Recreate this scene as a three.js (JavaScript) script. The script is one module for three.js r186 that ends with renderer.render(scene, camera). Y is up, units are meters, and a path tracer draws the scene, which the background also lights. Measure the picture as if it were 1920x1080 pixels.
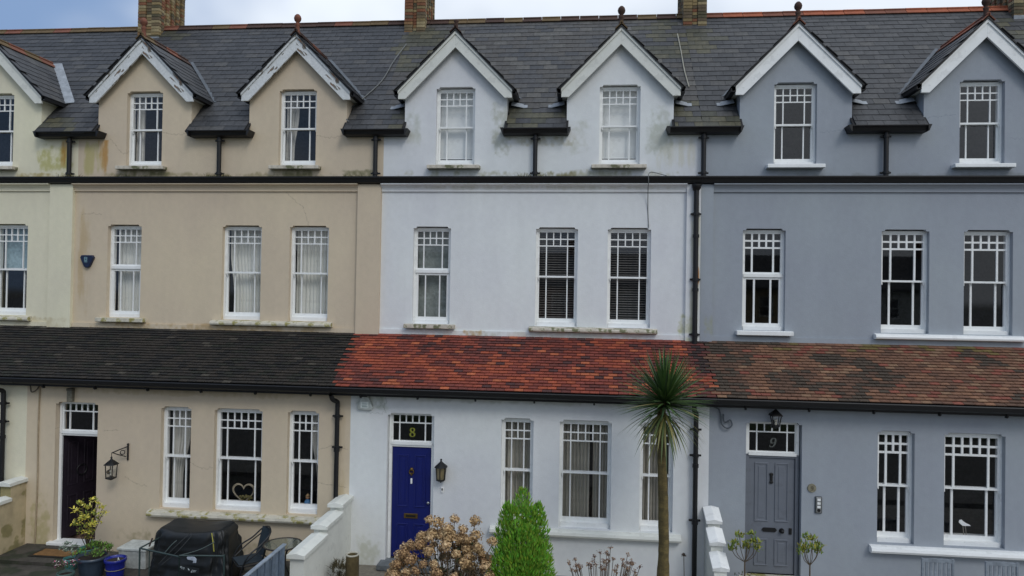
import * as THREE from 'three';
import { mergeGeometries } from 'three/addons/utils/BufferGeometryUtils.js';
import { FontLoader } from 'three/addons/loaders/FontLoader.js';
import { TextGeometry } from 'three/addons/geometries/TextGeometry.js';
import { RoundedBoxGeometry } from 'three/addons/geometries/RoundedBoxGeometry.js';

// ---------------------------------------------------------------- camera, sky, sun, exposure
const scene = new THREE.Scene();
const camera = new THREE.PerspectiveCamera(44.15, 16 / 9, 0.1, 900);
camera.position.set(0, 4.75, 13.93);
camera.rotation.order = 'YXZ';
camera.rotation.set(0.01323, 0.10156, 0.01636);
camera.updateMatrixWorld(true);
camera.updateProjectionMatrix();
const renderer = new THREE.WebGLRenderer({ antialias: true });
renderer.toneMapping = THREE.LinearToneMapping;
renderer.toneMappingExposure = 1.02;
renderer.shadowMap.enabled = true;

function mulberry(a) { return () => { a = (a + 0x6d2b79f5) | 0; let t = Math.imul(a ^ (a >>> 15), 1 | a); t = (t + Math.imul(t ^ (t >>> 7), 61 | t)) ^ t; return ((t ^ (t >>> 14)) >>> 0) / 4294967296; }; }
const h3 = (x, y, z) => { let n = Math.imul(x, 374761393) + Math.imul(y, 668265263) + Math.imul(z, 1274126177); n = Math.imul(n ^ (n >>> 13), 1274126177); return ((n ^ (n >>> 16)) >>> 0) / 4294967296; };
const sm = (t) => t * t * (3 - 2 * t), mix = (a, b, t) => a + (b - a) * t, clamp = (v, a = 0, b = 1) => Math.min(b, Math.max(a, v));
function vn(x, y, z = 0) {
  const i = Math.floor(x), j = Math.floor(y), k = Math.floor(z), u = sm(x - i), v = sm(y - j), w = sm(z - k);
  const f = (c) => mix(mix(h3(i, j, c), h3(i + 1, j, c), u), mix(h3(i, j + 1, c), h3(i + 1, j + 1, c), u), v);
  return w === 0 ? f(k) : mix(f(k), f(k + 1), w);
}
function fbm(x, y, z = 0, o = 4) { let s = 0, a = 0.5, t = 0; for (let i = 0; i < o; i++) { s += a * vn(x, y, z); t += a; a *= 0.5; x = x * 2.03 + 17.1; y = y * 2.03 + 9.7; z = z ? z * 2.03 + 5.3 : 0; } return s / t; }
const sstep = (a, b, x) => sm(clamp((x - a) / (b - a)));

{ // overcast sky, cloud bank thickening to the east, blue-grey gaps to the west
  const W = 1024, H = 512, d = new Float32Array(W * H * 4);
  for (let j = 0; j < H; j++) for (let i = 0; i < W; i++) {
    const phi = ((i + 0.5) / W - 0.5) * Math.PI * 2, el = ((j + 0.5) / H - 0.5) * Math.PI, y = Math.sin(el), x = Math.cos(phi) * Math.cos(el), z = Math.sin(phi) * Math.cos(el);
    const up = Math.max(y, 0.02), n = fbm(x * 2.6 / (0.4 + up) + 31, z * 2.6 / (0.4 + up) + 8, y * 1.5 + 3.01, 5), n2 = fbm(x * 7 + 3, y * 9 + 5, z * 7 + 2.01, 4);
    const cover = sstep(0.34, 0.72, n * 0.75 + n2 * 0.25 + x * 0.38 + 0.14);
    const cie = (1 + 1.1 * up) / 2.1 * (0.86 + 0.28 * n2);
    const cl = [1.22 * cie, 1.32 * cie, 1.46 * cie], bl = [mix(0.17, 0.14, up), mix(0.3, 0.27, up), mix(0.54, 0.54, up)];
    const o = (j * W + i) * 4;
    for (let c = 0; c < 3; c++) d[o + c] = y < -0.02 ? [0.16, 0.17, 0.17][c] : mix(bl[c], cl[c], 0.12 + 0.88 * cover);
    d[o + 3] = 1;
  }
  const t = new THREE.DataTexture(d, W, H, THREE.RGBAFormat, THREE.FloatType);
  t.mapping = THREE.EquirectangularReflectionMapping; t.magFilter = THREE.LinearFilter; t.minFilter = THREE.LinearFilter; t.colorSpace = THREE.LinearSRGBColorSpace; t.needsUpdate = true;
  scene.background = t; scene.environment = t;
}
const sun = new THREE.DirectionalLight(new THREE.Color(1, 0.97, 0.93), 0.8);
sun.position.set(9, 19, 15); sun.target.position.set(-1, 3, 0);
sun.castShadow = true; sun.shadow.radius = 34; sun.shadow.mapSize.set(2048, 2048);
Object.assign(sun.shadow.camera, { left: -16, right: 16, top: 14, bottom: -14, near: 1, far: 60 });
scene.add(sun, sun.target);

// ---------------------------------------------------------------- helpers
const NAMES = new Map();
function numbered(n) { const k = NAMES.get(n) || 0; NAMES.set(n, k + 1); return k ? n + '_' + String(k).padStart(3, '0') : n; }
function shade(o) { o.traverse((m) => { if (m.isMesh) { m.castShadow = true; m.receiveShadow = true; } }); return o; }
function tag(o, label, category, group, kind) { o.userData.label = label; if (category) o.userData.category = category; if (group) o.userData.group = group; if (kind) o.userData.kind = kind; return o; }
function thing(name, label, category, pos = [0, 0, 0], group) { const o = new THREE.Group(); o.name = numbered(name); o.position.set(...pos); scene.add(o); return tag(o, label, category, group); }
function struct(name, geo, mat, label) { const m = new THREE.Mesh(geo, mat); m.name = numbered(name); m.userData.kind = 'structure'; if (label) m.userData.label = label; scene.add(m); return m; }
function flat(g) { const r = g.index ? g.toNonIndexed() : g; for (const k of Object.keys(r.attributes)) if (!['position', 'normal', 'uv', 'color'].includes(k)) r.deleteAttribute(k); return r; }
function join(list) { const l = list.map(flat); return l.length === 1 ? l[0] : mergeGeometries(l); }
function boxUV(g, s = 1, ou = 0, ov = 0) {
  g = flat(g); const p = g.attributes.position, n = g.attributes.normal, uv = new Float32Array(p.count * 2);
  for (let i = 0; i < p.count; i++) {
    const ax = Math.abs(n.getX(i)), ay = Math.abs(n.getY(i)), az = Math.abs(n.getZ(i)); let u, v;
    if (az >= ax && az >= ay) { u = p.getX(i); v = p.getY(i); } else if (ax >= ay) { u = p.getZ(i); v = p.getY(i); } else { u = p.getX(i); v = p.getZ(i); }
    uv[2 * i] = u * s + ou; uv[2 * i + 1] = v * s + ov;
  }
  g.setAttribute('uv', new THREE.BufferAttribute(uv, 2)); return g;
}
function part(name, geos, mat, parent, label) {
  const m = new THREE.Mesh(boxUV(Array.isArray(geos) ? join(geos) : geos), mat); m.name = name; parent.add(m); if (label) m.userData.label = label; return m;
}
const box = (w, h, d, x = 0, y = 0, z = 0) => new THREE.BoxGeometry(w, h, d).translate(x, y, z);
const span = (x0, x1, y0, y1, z0, z1) => box(x1 - x0, y1 - y0, z1 - z0, (x0 + x1) / 2, (y0 + y1) / 2, (z0 + z1) / 2);
const rbox = (w, h, d, r, x = 0, y = 0, z = 0, s = 2) => new RoundedBoxGeometry(w, h, d, s, r).translate(x, y, z);
const cyl = (r0, r1, h, x = 0, y = 0, z = 0, n = 14) => new THREE.CylinderGeometry(r0, r1, h, n).translate(x, y, z);
const tube = (pts, r, seg = 24, n = 7) => new THREE.TubeGeometry(new THREE.CatmullRomCurve3(pts.map((p) => new THREE.Vector3(...p))), seg, r, n, false);
function rod(a, b, r, n = 8, r2 = r) {
  const A = new THREE.Vector3(...a), B = new THREE.Vector3(...b), d = B.clone().sub(A), g = new THREE.CylinderGeometry(r2, r, d.length(), n);
  return g.applyQuaternion(new THREE.Quaternion().setFromUnitVectors(new THREE.Vector3(0, 1, 0), d.normalize())).translate(...A.add(B).multiplyScalar(0.5).toArray());
}
const lathe = (pts, n = 18) => new THREE.LatheGeometry(pts.map((p) => new THREE.Vector2(...p)), n);
function shapeOf(pts, holes = []) {
  const s = new THREE.Shape(pts.map((p) => new THREE.Vector2(...p)));
  for (const h of holes) s.holes.push(new THREE.Path(h.map((p) => new THREE.Vector2(...p))));
  return s;
}
const slab = (pts, depth, holes, bevel = 0) => new THREE.ExtrudeGeometry(shapeOf(pts, holes), { depth, bevelEnabled: bevel > 0, bevelSize: bevel, bevelThickness: bevel, bevelSegments: 2, bevelOffset: -bevel });
// profile points are (z, y); extruded along x
const alongX = (pts, x0, x1) => new THREE.ExtrudeGeometry(shapeOf(pts.map(([z, y]) => [-z, y]).reverse()), { depth: x1 - x0, bevelEnabled: false }).rotateY(Math.PI / 2).translate(x0, 0, 0);

function tex(w, h, fn, { srgb = true, repeat } = {}) {
  const d = new Uint8Array(w * h * 4);
  for (let j = 0; j < h; j++) for (let i = 0; i < w; i++) { const c = fn(i / w, j / h), o = (j * w + i) * 4; d[o] = clamp(c[0], 0, 255); d[o + 1] = clamp(c[1], 0, 255); d[o + 2] = clamp(c[2], 0, 255); d[o + 3] = 255; }
  const t = new THREE.DataTexture(d, w, h); t.magFilter = THREE.LinearFilter; t.minFilter = THREE.LinearMipmapLinearFilter; t.generateMipmaps = true;
  if (repeat) { t.wrapS = t.wrapT = THREE.RepeatWrapping; t.repeat.set(repeat, repeat); }
  if (srgb) t.colorSpace = THREE.SRGBColorSpace; t.needsUpdate = true; return t;
}
// seamless grain in 0..1 (period = 1)
function tileNoise(u, v, f, o = 4, s = 0) {
  let t = 0, a = 0.5, q = 0;
  for (let k = 0; k < o; k++) {
    const x = u * f, y = v * f, i = Math.floor(x), j = Math.floor(y), p = sm(x - i), r = sm(y - j), m = (n) => ((n % f) + f) % f;
    t += a * mix(mix(h3(m(i), m(j), s + k), h3(m(i + 1), m(j), s + k), p), mix(h3(m(i), m(j + 1), s + k), h3(m(i + 1), m(j + 1), s + k), p), r); q += a; a *= 0.55; f *= 2;
  }
  return t / q;
}
const grain = tex(512, 512, (u, v) => { const n = 150 + 105 * (0.6 * tileNoise(u, v, 24, 4, 3) + 0.4 * tileNoise(u, v, 5, 3, 9)); return [n, n, n]; }, { repeat: 1 });
const clean = tex(512, 512, (u, v) => { const n = 232 + 23 * (0.5 * tileNoise(u, v, 20, 3, 13) + 0.5 * tileNoise(u, v, 4, 3, 19)) - 10 * sstep(0.66, 0.74, tileNoise(u, v, 12, 4, 17)); return [n, n, n * 0.99]; }, { repeat: 0.7 });
const lichen = tex(512, 512, (u, v) => { const n = 165 + 60 * tileNoise(u, v, 24, 4, 43), s = sstep(0.69, 0.74, tileNoise(u, v, 34, 3, 47)) * 1.0; return [mix(n, 255, s), mix(n, 252, s), mix(n * 0.97, 240, s)]; }, { repeat: 1 });
const streaky = tex(512, 512, (u, v) => { const n = 140 + 115 * (0.55 * tileNoise(u, v, 40, 3, 21) + 0.45 * tileNoise(u, (v * 0.13) % 1, 26, 3, 5)); return [n, n * 0.995, n * 0.98]; }, { repeat: 1 });
const relief = tex(512, 512, (u, v) => { const n = 255 * (0.5 * tileNoise(u, v, 64, 3, 31) + 0.5 * tileNoise(u, v, 10, 3, 37)); return [n, n, n]; }, { srgb: false, repeat: 1.6 });
const C = (r, g, b) => new THREE.Color().setRGB(r / 255, g / 255, b / 255, THREE.SRGBColorSpace);
function mat(rgb, rough = 0.8, o = {}) { return new THREE.MeshStandardMaterial({ color: C(...rgb), roughness: rough, side: THREE.DoubleSide, ...o }); }
const cmat = (rgb, rough = 0.8, o = {}) => mat(rgb.map((v) => Math.min(255, v * 1.03)), rough, { map: clean, ...o });
const gmat = (rgb, rough = 0.8, o = {}) => mat(rgb.map((v) => v * 1.13), rough, { map: grain, ...o });

const M = {
  white: cmat([240, 241, 241], 0.5), whiteOld: cmat([220, 221, 215], 0.7), black: gmat([15, 15, 17], 0.55), lead: gmat([150, 156, 162], 0.55), leadDark: gmat([96, 102, 108], 0.6),
  glass: new THREE.MeshPhysicalMaterial({ color: 0xffffff, transmission: 1, thickness: 0, roughness: 0.02, ior: 1.6, side: THREE.DoubleSide }),
  room: gmat([82, 85, 90], 0.9), roomFloor: gmat([70, 58, 48], 0.8), deck: gmat([40, 40, 42], 0.9), mortar: gmat([120, 114, 102], 0.95),
  stoneMossy: mat([255, 255, 255], 0.9, { map: tex(512, 256, (u, v) => { const n = tileNoise(u, v, 14, 4, 71), m = 0.75 * sstep(0.54, 0.7, tileNoise(u, v, 9, 4, 77)); return [mix(202, 92, m) * (0.8 + 0.3 * n), mix(194, 96, m) * (0.8 + 0.3 * n), mix(178, 62, m) * (0.8 + 0.3 * n)]; }, { repeat: 1.1 }) }),
  stoneCream: mat([255, 255, 255], 0.9, { map: tex(512, 256, (u, v) => { const n = tileNoise(u, v, 14, 4, 51), m = sstep(0.5, 0.66, tileNoise(u, v, 8, 4, 57)); return [mix(208, 158, m) * (0.82 + 0.25 * n), mix(202, 150, m) * (0.82 + 0.25 * n), mix(184, 92, m) * (0.82 + 0.25 * n)]; }, { repeat: 0.9 }) }),
  terracotta: gmat([132, 82, 62], 0.85), terracottaDark: gmat([78, 56, 46], 0.9), terracottaMoss: gmat([112, 92, 62], 0.9), terracottaNew: gmat([172, 96, 64], 0.85),
  curtain: cmat([206, 204, 198], 0.95), net: cmat([220, 220, 214], 0.95), blind: cmat([228, 230, 230], 0.9), curtainGrey: cmat([176, 172, 162], 0.95), slatDark: gmat([120, 118, 114], 0.6),
  brass: mat([120, 98, 56], 0.4, { metalness: 0.8 }), steel: mat([170, 172, 172], 0.35, { metalness: 0.9 }), soil: gmat([52, 42, 34], 1), wood: gmat([98, 84, 66], 0.9),
};

function peel(turn, amount) { // flaking paint, flakes drawn out along the board
  const t = tex(512, 512, (u, v) => { const n = tileNoise(u, v, 30, 3, 91), a = tileNoise(u, (v * 4) % 1, 5, 5, 95 + turn) * 0.6 + tileNoise(u, v, 4, 3, 99) * 0.4, m = sstep(amount, amount + 0.03, a), o = sstep(amount + 0.07, amount + 0.1, a); const k = 0.9 + 0.14 * n; return [mix(mix(216, 122, m), 132, o) * k, mix(mix(219, 118, m), 100, o) * k, mix(mix(219, 110, m), 78, o) * k]; }, { repeat: 1 });
  t.rotation = turn * Math.PI / 4; return mat([255, 255, 255], 0.8, { map: t });
}
M.peelingRise = peel(1, 0.575); M.peelingFall = peel(-1, 0.61);
// ---------------------------------------------------------------- individual pieces: the largest in view are meshes, the rest one joined part
const PV = new THREE.Matrix4().multiplyMatrices(camera.projectionMatrix, camera.matrixWorldInverse);
function score(p, n) { const q = p.clone().applyMatrix4(PV), to = camera.position.clone().sub(p), d = to.length(); const f = Math.max(0, n.dot(to) / d); return Math.abs(q.x) < 1.02 && Math.abs(q.y) < 1.03 ? (f + 0.01) / (d * d) : 0; }
function pieces(parent, name, restName, list, geos, palette, limit, rough = 0.85, map = grain) {
  const mats = palette.map((c) => mat(c.map((v) => v * 1.13), rough, { map }));
  for (const l of list) l.score = score(l.p, l.n) * (l.area || 1);
  list.sort((a, b) => b.score - a.score);
  const rest = [];
  list.forEach((l, i) => {
    const m = new THREE.Matrix4().makeBasis(l.x, l.u, l.n).setPosition(l.p);
    if (l.scale) m.scale(new THREE.Vector3(...l.scale));
    if (i < limit && l.score > 0) { const o = new THREE.Mesh(geos[l.g % geos.length], mats[l.c]); o.name = name; m.decompose(o.position, o.quaternion, o.scale); parent.add(o); } else {
      const g = geos[l.g % geos.length].clone().applyMatrix4(m), c = C(...palette[l.c].map((v) => v * 1.13)), a = new Float32Array(g.attributes.position.count * 3);
      for (let k = 0; k < a.length; k += 3) { a[k] = c.r; a[k + 1] = c.g; a[k + 2] = c.b; }
      g.setAttribute('color', new THREE.BufferAttribute(a, 3)); rest.push(g);
    }
  });
  if (rest.length) { const o = new THREE.Mesh(mergeGeometries(rest), mat([255, 255, 255], rough, { map, vertexColors: true })); o.name = restName; o.userData.kind = 'stuff'; parent.add(o); }
}
const pieceGeos = (w, l, t, n, seed, s = 0.7) => { const r = mulberry(seed), a = []; for (let i = 0; i < n; i++) a.push(boxUV(box(w, l, t), s, r(), r())); return a; };
const V3 = (x, y, z) => new THREE.Vector3(x, y, z);

// ---------------------------------------------------------------- wall surfaces: paint colour with grain, mottling and the stains seen in the photo
const WY0 = -0.4, WY1 = 10.2, PX = 84;
function wallMat(x0, x1, rgb, seed, stains) {
  const w = Math.round((x1 - x0) * PX), h = Math.round((WY1 - WY0) * PX), d = new Uint8Array(w * h * 4), f = new Float32Array(w * h * 3);
  for (let j = 0; j < h; j++) for (let i = 0; i < w; i++) {
    const x = i / PX, y = j / PX, n = fbm(x * 0.9 + seed, y * 0.7 + seed * 3, 0, 4) - 0.5, g = fbm(x * 14 + seed, y * 12, 0, 2) - 0.5, st = fbm(x * 5 + seed, y * 0.35, 0, 3) - 0.5;
    const k = 1 + n * 0.07 + g * 0.03 + st * 0.03, o = (j * w + i) * 3; f[o] = rgb[0] * k; f[o + 1] = rgb[1] * (k + n * 0.012); f[o + 2] = rgb[2] * (k - n * 0.02);
  }
  const blend = (i, j, c, a) => { if (i < 0 || j < 0 || i >= w || j >= h || a <= 0) return; const o = (j * w + i) * 3; for (let k = 0; k < 3; k++) f[o + k] = mix(f[o + k], c[k], a); };
  for (const s of stains) {
    if (s.pts) { // hairline crack
      for (let q = 0; q + 1 < s.pts.length; q++) { const [ax, ay] = s.pts[q], [bx, by] = s.pts[q + 1], n = Math.ceil(Math.hypot(bx - ax, by - ay) * PX * 1.5);
        for (let t = 0; t <= n; t++) { const x = mix(ax, bx, t / n) + (vn(t * 0.25, q * 9 + seed) - 0.5) * 0.03, y = mix(ay, by, t / n) + (vn(t * 0.22, q * 7 + 50 + seed) - 0.5) * 0.04; blend(Math.round((x - x0) * PX), Math.round((y - WY0) * PX), s.c || [112, 100, 84], 0.2); } }
      continue;
    }
    const [sx0, sx1, sy0, sy1] = s.r, i0 = Math.floor((sx0 - x0) * PX), i1 = Math.ceil((sx1 - x0) * PX), j0 = Math.floor((sy0 - WY0) * PX), j1 = Math.ceil((sy1 - WY0) * PX);
    for (let j = j0; j <= j1; j++) for (let i = i0; i <= i1; i++) {
      const u = (i - i0) / Math.max(1, i1 - i0), v = (j - j0) / Math.max(1, j1 - j0), x = i / PX, y = j / PX;
      const edge = Math.min(1, 4 * Math.min(u, 1 - u)) * (s.up ? Math.min(1, 2.5 * (1 - v)) : s.down ? Math.min(1, 1.6 * v) : Math.min(1, 4 * Math.min(v, 1 - v)));
      const n = s.streak ? fbm(x * 9 + seed, y * 0.9, 0, 4) * 0.75 + fbm(x * 20, y * 9, 0, 3) * 0.25 : fbm(x * 4 + seed * 2, y * 5, 0, 3) * 0.55 + fbm(x * 16, y * 13, 0, 3) * 0.45;
      blend(i, j, s.c, (s.a ?? 0.6) * sstep(0.6 - 0.36 * edge, 0.98 - 0.3 * edge, n) * Math.min(1, edge * 3));
    }
  }
  for (let k = 0; k < w * h; k++) { d[k * 4] = clamp(f[k * 3], 0, 255); d[k * 4 + 1] = clamp(f[k * 3 + 1], 0, 255); d[k * 4 + 2] = clamp(f[k * 3 + 2], 0, 255); d[k * 4 + 3] = 255; }
  const t = new THREE.DataTexture(d, w, h); t.magFilter = THREE.LinearFilter; t.minFilter = THREE.LinearMipmapLinearFilter; t.generateMipmaps = true; t.colorSpace = THREE.SRGBColorSpace; t.needsUpdate = true;
  const b = relief.clone(); b.repeat.set((x1 - x0) * 1.4, (WY1 - WY0) * 1.4); b.needsUpdate = true;
  const m = new THREE.MeshStandardMaterial({ map: t, bumpMap: b, bumpScale: 0.003, roughness: 0.9, side: THREE.DoubleSide });
  m.userData.x0 = x0; m.userData.x1 = x1; return m;
}
function wallPart(name, geo, m, parent, label) {
  geo = flat(geo); const p = geo.attributes.position, uv = new Float32Array(p.count * 2);
  const nn = geo.attributes.normal;
  for (let i = 0; i < p.count; i++) { const sx = Math.abs(nn.getX(i)) > 0.8 ? p.getZ(i) : 0, sy = Math.abs(nn.getY(i)) > 0.7 ? p.getZ(i) : 0; uv[2 * i] = (p.getX(i) + sx - m.userData.x0) / (m.userData.x1 - m.userData.x0); uv[2 * i + 1] = (p.getY(i) + sy - WY0) / (WY1 - WY0); }
  geo.setAttribute('uv', new THREE.BufferAttribute(uv, 2)); const o = new THREE.Mesh(geo, m); o.name = name; parent.add(o); if (label) o.userData.label = label; return o;
}
// an opening with the little shouldered corners of its lintel
const opening = (x0, x1, y0, y1, sh = 0.05) => [[x0, y0], [x0, y1 - 0.035], [x0 + sh, y1 - 0.035], [x0 + sh + 0.02, y1], [x1 - sh - 0.02, y1], [x1 - sh, y1 - 0.035], [x1, y1 - 0.035], [x1, y0]];

// ---------------------------------------------------------------- sash windows
const paneGeo = new THREE.PlaneGeometry(1, 1);
function pane(parent, x0, x1, y0, y1, z) { const m = new THREE.Mesh(paneGeo, M.glass); m.name = 'pane'; m.position.set((x0 + x1) / 2, (y0 + y1) / 2, z); m.scale.set(x1 - x0, y1 - y0, 1); parent.add(m); }
// light grid: rows of small panes over one row of narrow / wide / narrow
function sash(win, name, x0, x1, y0, y1, z, { stile = 0.04, top = 0.04, bottom = 0.04, cols = 0, rows = 0, cell = 0.12, sideCols = cols, bar = 0.02, depth = 0.04 }, m) {
  const g = [span(x0, x0 + stile, y0, y1, z - depth, z), span(x1 - stile, x1, y0, y1, z - depth, z), span(x0 + stile, x1 - stile, y1 - top, y1, z - depth, z), span(x0 + stile, x1 - stile, y0, y0 + bottom, z - depth, z)];
  const ax0 = x0 + stile, ax1 = x1 - stile, ay0 = y0 + bottom, ay1 = y1 - top, n = cols, cw = (ax1 - ax0) / n, zm = z - depth / 2, b = bar / 2;
  const bars = [];
  const yb = ay1 - rows * cell;
  for (let r = 1; r <= rows; r++) bars.push(span(ax0 - 0.005, ax1 + 0.005, ay1 - r * cell - b, ay1 - r * cell + b, zm - 0.012, zm + 0.012));
  for (let c = 1; c < n; c++) { const x = ax0 + c * cw, full = c === 1 || c === n - 1; if (full || rows) bars.push(span(x - b, x + b, full ? ay0 - 0.005 : yb, ay1 + 0.005, zm - 0.014, zm + 0.014)); }
  for (let r = 0; r < rows; r++) for (let c = 0; c < n; c++) pane(win, ax0 + c * cw, ax0 + (c + 1) * cw, ay1 - (r + 1) * cell, ay1 - r * cell, zm);
  if (yb - ay0 > 0.06) for (const [a, c] of [[0, 1], [1, n - 1], [n - 1, n]]) pane(win, ax0 + a * cw, ax0 + c * cw, ay0, yb, zm);
  part(name, g.concat(bars), m, win);
}
function makeWindow(house, x0, x1, y0, y1, zWall, { cols = 5, style = 'sash', cell = 0.115, mat: wm = M.white, split = 0.5, bar = 0.022 } = {}) {
  const w = x1 - x0, h = y1 - y0, zf = -0.1;
  const f = [span(-w / 2, -w / 2 + 0.034, 0, h, zf - 0.14, zf), span(w / 2 - 0.034, w / 2, 0, h, zf - 0.14, zf), span(-w / 2 + 0.034, w / 2 - 0.034, h - 0.045, h, zf - 0.14, zf), span(-w / 2 + 0.034, w / 2 - 0.034, 0, 0.075, zf - 0.14, zf + 0.025)];
  const win = part('window', f, wm, house); win.position.set((x0 + x1) / 2, y0, zWall).sub(house.position);
  const a0 = -w / 2 + 0.034, a1 = w / 2 - 0.034, b0 = 0.075, b1 = h - 0.045, mid = b0 + (b1 - b0) * split;
  if (style === 'sash') {
    sash(win, 'upper_sash', a0, a1, mid - 0.02, b1, zf - 0.012, { cols, rows: 2, cell, bottom: 0.035, top: 0.026, stile: 0.03, bar }, wm);
    sash(win, 'lower_sash', a0, a1, b0, mid + 0.018, zf - 0.062, { cols, rows: 0, bottom: 0.075, top: 0.035, stile: 0.03, bar }, wm);
    for (const s of [-1, 1]) part('sash_horn', slab([[0, 0], [0.02, -0.05], [0.03, -0.05], [0.03, 0]], 0.035), wm, win).position.set(s > 0 ? a1 - 0.034 : a0 + 0.004, mid - 0.021, zf - 0.05);
  } else { // fixed top light over a casement
    part('transom', [span(a0, a1, mid - 0.03, mid + 0.03, zf - 0.13, zf + 0.02)], wm, win);
    sash(win, 'top_light', a0, a1, mid + 0.03, b1, zf - 0.012, { cols, rows: 2, cell, bottom: 0.035, top: 0.026, stile: 0.03, bar }, wm);
    sash(win, 'casement', a0, a1, b0, mid - 0.03, zf - 0.01, { cols: 4, rows: 0, bottom: 0.06, top: 0.045, stile: 0.055, bar }, wm);
  }
  return win;
}

// ---------------------------------------------------------------- the terrace
const ROOF = { y: 8.05, z: 0.14, a: Math.atan(1.08), top: 4.53 };
const roofAt = (x, s, up = 0) => V3(x, ROOF.y + s * Math.sin(ROOF.a) + up * Math.cos(ROOF.a), ROOF.z - s * Math.cos(ROOF.a) + up * Math.sin(ROOF.a));
const GA = Math.atan(1.02), DZ0 = 0.13, RIDGE = 10.06;               // dormer gable angle, front of its roof, ridge height
const slateGeos = pieceGeos(0.294, 0.3, 0.009, 5, 11), tileGeos = pieceGeos(0.159, 0.14, 0.012, 5, 12, 0.9), brickGeos = pieceGeos(0.205, 0.064, 0.1, 4, 13, 1.3), headerGeos = pieceGeos(0.098, 0.064, 0.1, 3, 14, 1.3);
const font = await new FontLoader().loadAsync('fonts/droid/droid_serif_bold.typeface.json');

const slatePalette = [[64, 65, 68], [71, 71, 73], [58, 59, 62], [79, 78, 77], [76, 73, 70], [92, 90, 86], [78, 77, 64], [88, 85, 66], [70, 70, 57], [52, 53, 56]];
function slateColour(x, y, r, tone, moss) {
  const m = moss.reduce((s, [mx, my, rad]) => Math.max(s, 1 - Math.hypot(x - mx, (y - my) * 1.2) / rad), 0) + (fbm(x * 1.3, y * 1.3, 0, 3) - 0.5) * 0.5;
  const q = r();
  if (m > 0.32 && q < 0.75) return q < 0.3 ? 7 : q < 0.55 ? 6 : 8;
  if (tone === 'warm') return q < 0.3 ? 4 : q < 0.52 ? 3 : q < 0.72 ? 5 : q < 0.9 ? 1 : 0;
  return q < 0.34 ? 0 : q < 0.62 ? 1 : q < 0.84 ? 2 : q < 0.93 ? 9 : 3;
}
function ridgeTile(parent, len, at, dirZ, m) {
  const g = [];
  for (const s of [-1, 1]) g.push(box(0.17, 0.018, len).translate(s * 0.075, 0, 0).rotateZ(-s * 0.78));
  g.push(cyl(0.03, 0.03, len, 0, 0, 0, 8).rotateX(Math.PI / 2).translate(0, 0.012, 0));
  const o = part('ridge_tile', g, m, parent); o.position.copy(at); if (!dirZ) o.rotation.y = Math.PI / 2; return o;
}
function downpipe(house, x, y0, y1, z, r = 0.042, { swan, hopper, brackets = [] } = {}) {
  const g = [cyl(r, r, y1 - y0, x, (y0 + y1) / 2, z)];
  if (swan) g.push(tube([[x, y1 - 0.01, z], [x, y1 + 0.06, z + 0.01], [x - 0.05, y1 + 0.12, z + 0.12], [x - 0.06, y1 + 0.22, z + 0.19]], r, 16, 12));
  for (const b of [0.35, 0.7]) if (y1 - y0 > 1.4) g.push(cyl(r * 1.28, r * 1.28, 0.06, x, mix(y0, y1, b), z));
  const p = part('downpipe', g, M.black, house);
  for (const y of brackets) part('bracket', [rbox(0.2, 0.035, 0.035, 0.01, x, y, z - 0.03), cyl(r * 1.3, r * 1.3, 0.05, x, y, z)], M.black, p);
  if (hopper) part('hopper_head', [lathe([[0.03, -0.13], [0.05, -0.12], [0.055, -0.03], [0.1, 0.02], [0.115, 0.1], [0.1, 0.1], [0.09, 0.03], [0.03, -0.02]], 4).rotateY(Math.PI / 4).translate(x, y1, z)], M.black, p);
  p.position.sub(house.position); return p;
}

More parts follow.
